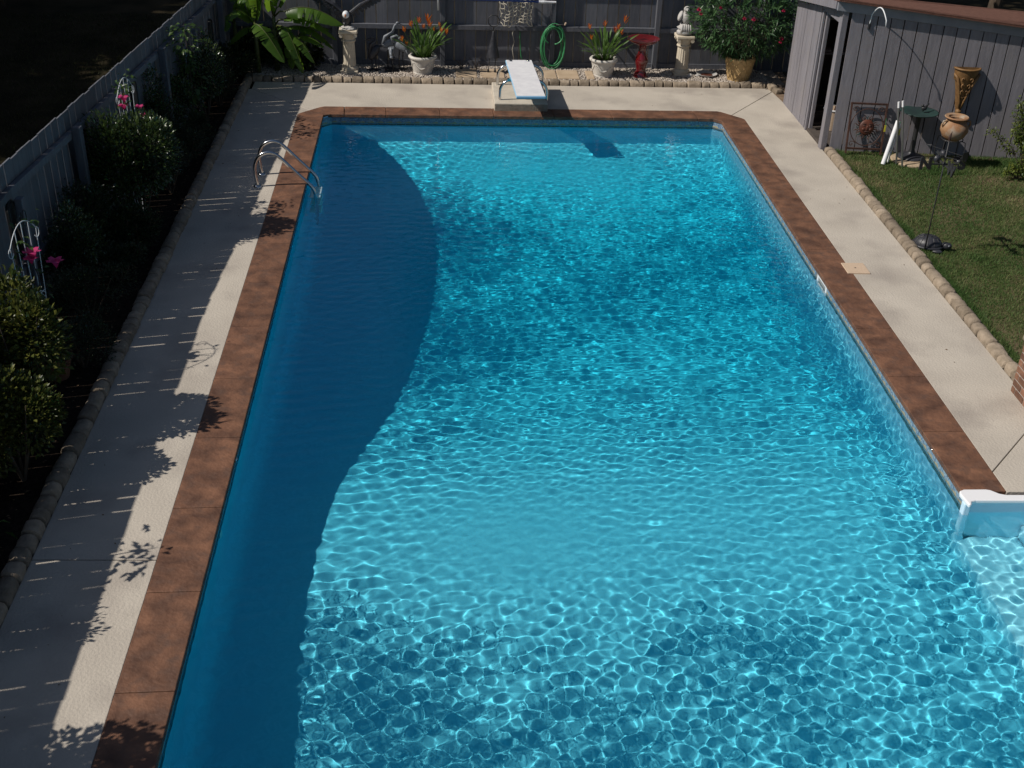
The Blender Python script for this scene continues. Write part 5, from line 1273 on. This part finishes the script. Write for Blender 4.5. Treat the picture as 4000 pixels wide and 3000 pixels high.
# wind vane with cups, compass letters
vx, vy = 8.569, -5.761; VZ = 1.20
wv_ = thing('weather_vane', 'black weather vane with spinning cups and compass letters on a thin pole', 'weather vane', (vx, vy, 0))
obj('pole', MB().tube([(vx, vy, -.03), (vx, vy, 1.52)], .0085, 8), M_iron, wv_, smooth=True)
obj('hub', MB().blob((vx, vy, VZ), (.026, .026, .03), 12, 8), M_iron, wv_, smooth=True)
ARM = .185
va_ = R(0)
def va(u, v_): return (vx + u * math.cos(va_) - v_ * math.sin(va_), vy + u * math.sin(va_) + v_ * math.cos(va_))
obj('compass_arm', MB().tube([(*va(-ARM, 0), VZ), (*va(ARM, 0), VZ)], .011, 6).tube([(*va(0, -ARM), VZ), (*va(0, ARM), VZ)], .011, 6), M_iron, wv_)
def letter(ch, c, rz):
    cu = bpy.data.curves.new('letter', 'FONT'); cu.body = ch; cu.size = .2; cu.extrude = .01; cu.offset = .010; cu.align_x = 'CENTER'; cu.align_y = 'CENTER'
    tmp = bpy.data.objects.new('tmp', cu); COL.objects.link(tmp); dg = bpy.context.evaluated_depsgraph_get(); me = bpy.data.meshes.new_from_object(tmp.evaluated_get(dg)); bpy.data.objects.remove(tmp)
    me.materials.clear(); me.materials.append(M_iron); o = put('letter', me, c, wv_, (R(90), 0, rz)); return o
letter('N', (*va(-ARM - .05, 0), VZ), 0); letter('S', (*va(ARM + .04, 0), VZ), 0); letter('E', (*va(0, ARM + .03), VZ), R(90)); letter('W', (*va(0, -ARM - .04), VZ), R(90))
for k in range(3):
    a = R(200 + 120 * k); c = Vector((vx + .14 * math.cos(a), vy + .14 * math.sin(a), VZ + .09))
    ax_ = Vector((-math.sin(a), math.cos(a), 0)); q = ax_.to_track_quat('Z', 'Y').to_matrix().to_4x4(); mb = MB(); tmp = MB().lathe((0, 0, 0), [(.045, 0), (.042, .02), (.03, .036), (.001, .045), (.001, .042), (.028, .033), (.04, .018), (.043, 0)], 16)
    mb.add([tuple(Matrix.Translation(c) @ q @ Vector(p)) for p in tmp.v], tmp.f)
    cu_ = obj('wind_cup', mb, M_pewter, wv_, smooth=True); obj('cup_arm', MB().tube([(vx, vy, VZ + .09), tuple(c)], .005, 6), M_iron, cu_)
a0, a1 = Vector((vx - .17, vy + .1, VZ + .20)), Vector((vx + .2, vy - .1, VZ + .13))
obj('arrow_shaft', MB().tube([a0, a1], .006, 6), M_iron, wv_)
obj('arrow_tail', MB().box(-.002, .002, -.05, .05, -.04, .06, Matrix.Translation(a1) @ Matrix.Rotation(R(-62), 4, 'Z')), M_iron, wv_)
obj('arrow_head', MB().tube([a0, a0 + (a0 - a1).normalized() * .07], [.022, .001], 6), M_iron, wv_)
obj('finial', MB().tube([(vx, vy, 1.50), (vx - .004, vy, 1.55), (vx + .012, vy, 1.62)], [.014, .018, .002], 8), M_rust, wv_)

# turtle
tu = thing('turtle_statue', 'black turtle statue on the grass at the foot of the weather vane', 'statue', (8.68, -5.6, 0))
tm = Matrix.Translation((8.665, -5.60, 0)) @ Matrix.Rotation(R(-24), 4, 'Z')
def tb(c, r3, **k):
    b = MB().blob((0, 0, 0), r3, 18, 12, **k); b.v = [tuple(tm @ Vector((p[0] + c[0], p[1] + c[1], p[2] + c[2]))) for p in b.v]; return b
obj('shell', tb((0, 0, .05), (.185, .155, .125), flat=-.03), M_pewter, tu, smooth=True)
rim_ = MB().tube([tuple(tm @ Vector((.19 * math.cos(a), .16 * math.sin(a), .045))) for a in np.linspace(0, 2 * math.pi, 36)], .016, 7); obj('shell_rim', rim_, M_pewter, tu, smooth=True)
sc_ = MB()
def onsh(u, v_): q = max(0, 1 - u * u - v_ * v_); return tuple(tm @ Vector((u * .187, v_ * .157, .05 + .127 * math.sqrt(q))))
for (x, y) in ((0, 0), (.5, 0), (-.5, 0)):
    hexp = [(x + .26 * math.cos(R(60 * k)), y + .3 * math.sin(R(60 * k))) for k in range(7)]; sc_.tube([onsh(*p) for p in hexp], .0045, 5)
for k in range(12):
    a = R(30 * k); sc_.tube([onsh(.62 * math.cos(a), .5 * math.sin(a)), onsh(.8 * math.cos(a), .8 * math.sin(a)), onsh(.97 * math.cos(a), .97 * math.sin(a))], .0045, 5)
obj('scute_ridge', sc_, M_iron, tu)
hd_ = obj('head', tb((.235, 0, .065), (.07, .05, .048)), M_pewter, tu, smooth=True)
for s_ in (-1, 1): obj('eye', tb((.265, s_ * .04, .08), (.012, .01, .012)), M_greymetal, hd_, smooth=True)
for (x, y) in ((.13, .13), (.13, -.13), (-.13, .12), (-.13, -.12)): obj('flipper', tb((x, y, .02), (.07, .045, .025)), M_pewter, tu, smooth=True)
obj('tail', tb((-.2, 0, .02), (.04, .018, .015)), M_pewter, tu, smooth=True)

# brick pillar at the right edge
bk = thing('brick_pillar', 'low brown brick pillar at the right edge of the deck', 'brick pillar', (8.5, -9.6, 0))
BX0, BX1, BY1, BY0 = 8.232, 8.70, -9.222, -9.90
obj('core', MB().box(BX0 + .008, BX1 - .008, BY0 + .008, BY1 - .008, -.05, .60), M_mortar, bk)
cz = -.005; ci = 0
while cz < .58:
    def run(ax, c0, c1, fixed, off):
        p = c0 - (.1 if off else 0)
        while p < c1 - .005:
            a, b = max(p, c0), min(p + .195, c1)
            if b - a > .03:
                if ax == 'y': mb = MB().box(fixed, fixed + .09, a + .004, b - .004, cz + .004, cz + .071)
                else: mb = MB().box(a + .004, b - .004, fixed, fixed + .09, cz + .004, cz + .071)
                bevel(obj('brick', mb, M_brick, bk, org=((a + b) / 2 if ax == 'x' else fixed, (a + b) / 2 if ax == 'y' else fixed, cz)), .004)
            p += .2
    run('y', BY0, BY1, BX0, ci % 2); run('x', BX0 + .095, BX1, BY1 - .09, ci % 2); run('x', BX0 + .095, BX1, BY0, ci % 2)
    cz += .079; ci += 1
bevel(obj('cap_stone', MB().box(BX0 - .02, BX1 + .02, BY0 - .02, BY1 + .02, .60, .65), M_stone, bk), .01, 2)

# things inside the shed doorway
tb_ = thing('white_bucket', 'pale bucket in the dark just inside the shed doorway', 'bucket', (8.75, -.9, .02))
obj('body', MB().lathe((8.75, -.9, .02), [(.001, 0), (.12, 0), (.155, .34), (.145, .34), (.11, .02), (.001, .02)], 28), M_lid, tb_, smooth=True, auto=40)
obj('rim', MB().lathe((8.75, -.9, .35), [(.15, -.01), (.165, 0), (.165, .02), (.15, .02)], 28), M_white, tb_, smooth=True)
tag(obj('jar', MB().lathe((8.9, .02, 1.055), [(.001, 0), (.04, 0), (.042, .1), (.025, .13), (.025, .15), (.001, .15)], 14), M_verd, smooth=True, org=(8.9, .02, 1.05)), 'small green jar on the shelf inside the dark shed', 'jar')

# dead leaves on the deck and in the bed
lm = pm('dry_leaf', (.10, .055, .025), (.2, .12, .06), scale=20, rough=.8)
ndk = 46; xd = np.concatenate([rng.uniform(-.95, -.05, 26), rng.uniform(7.5, 8.3, 12), rng.uniform(0, 8, 8)]); yd = np.concatenate([rng.uniform(-14, .8, 26), rng.uniform(-9, .2, 12), rng.uniform(.1, 1.3, 8)])
Dq = np.stack([rng.normal(0, 1, ndk), rng.normal(0, 1, ndk), rng.uniform(0, .2, ndk)], 1); Dq /= np.linalg.norm(Dq, axis=1, keepdims=True); Ld = rng.uniform(.012, .03, ndk)
V, F = leafcloud(np.stack([xd, yd, np.full(ndk, .004)], 1), Dq, Ld, Ld * .5); tag(npmesh('fallen_leaves', V, F, lm), kind='stuff')
n = 900; Pq = np.stack([rng.uniform(-2.05, -1.2, n), rng.uniform(-13, 1.2, n), np.full(n, .036)], 1); Dq = np.stack([rng.normal(0, 1, n), rng.normal(0, 1, n), rng.uniform(-.05, .2, n)], 1); Dq /= np.linalg.norm(Dq, axis=1, keepdims=True)
L = rng.uniform(.02, .05, n); V, F = leafcloud(Pq, Dq, L, L * .5); tag(npmesh('leaf_litter', V, F, lm), kind='stuff')
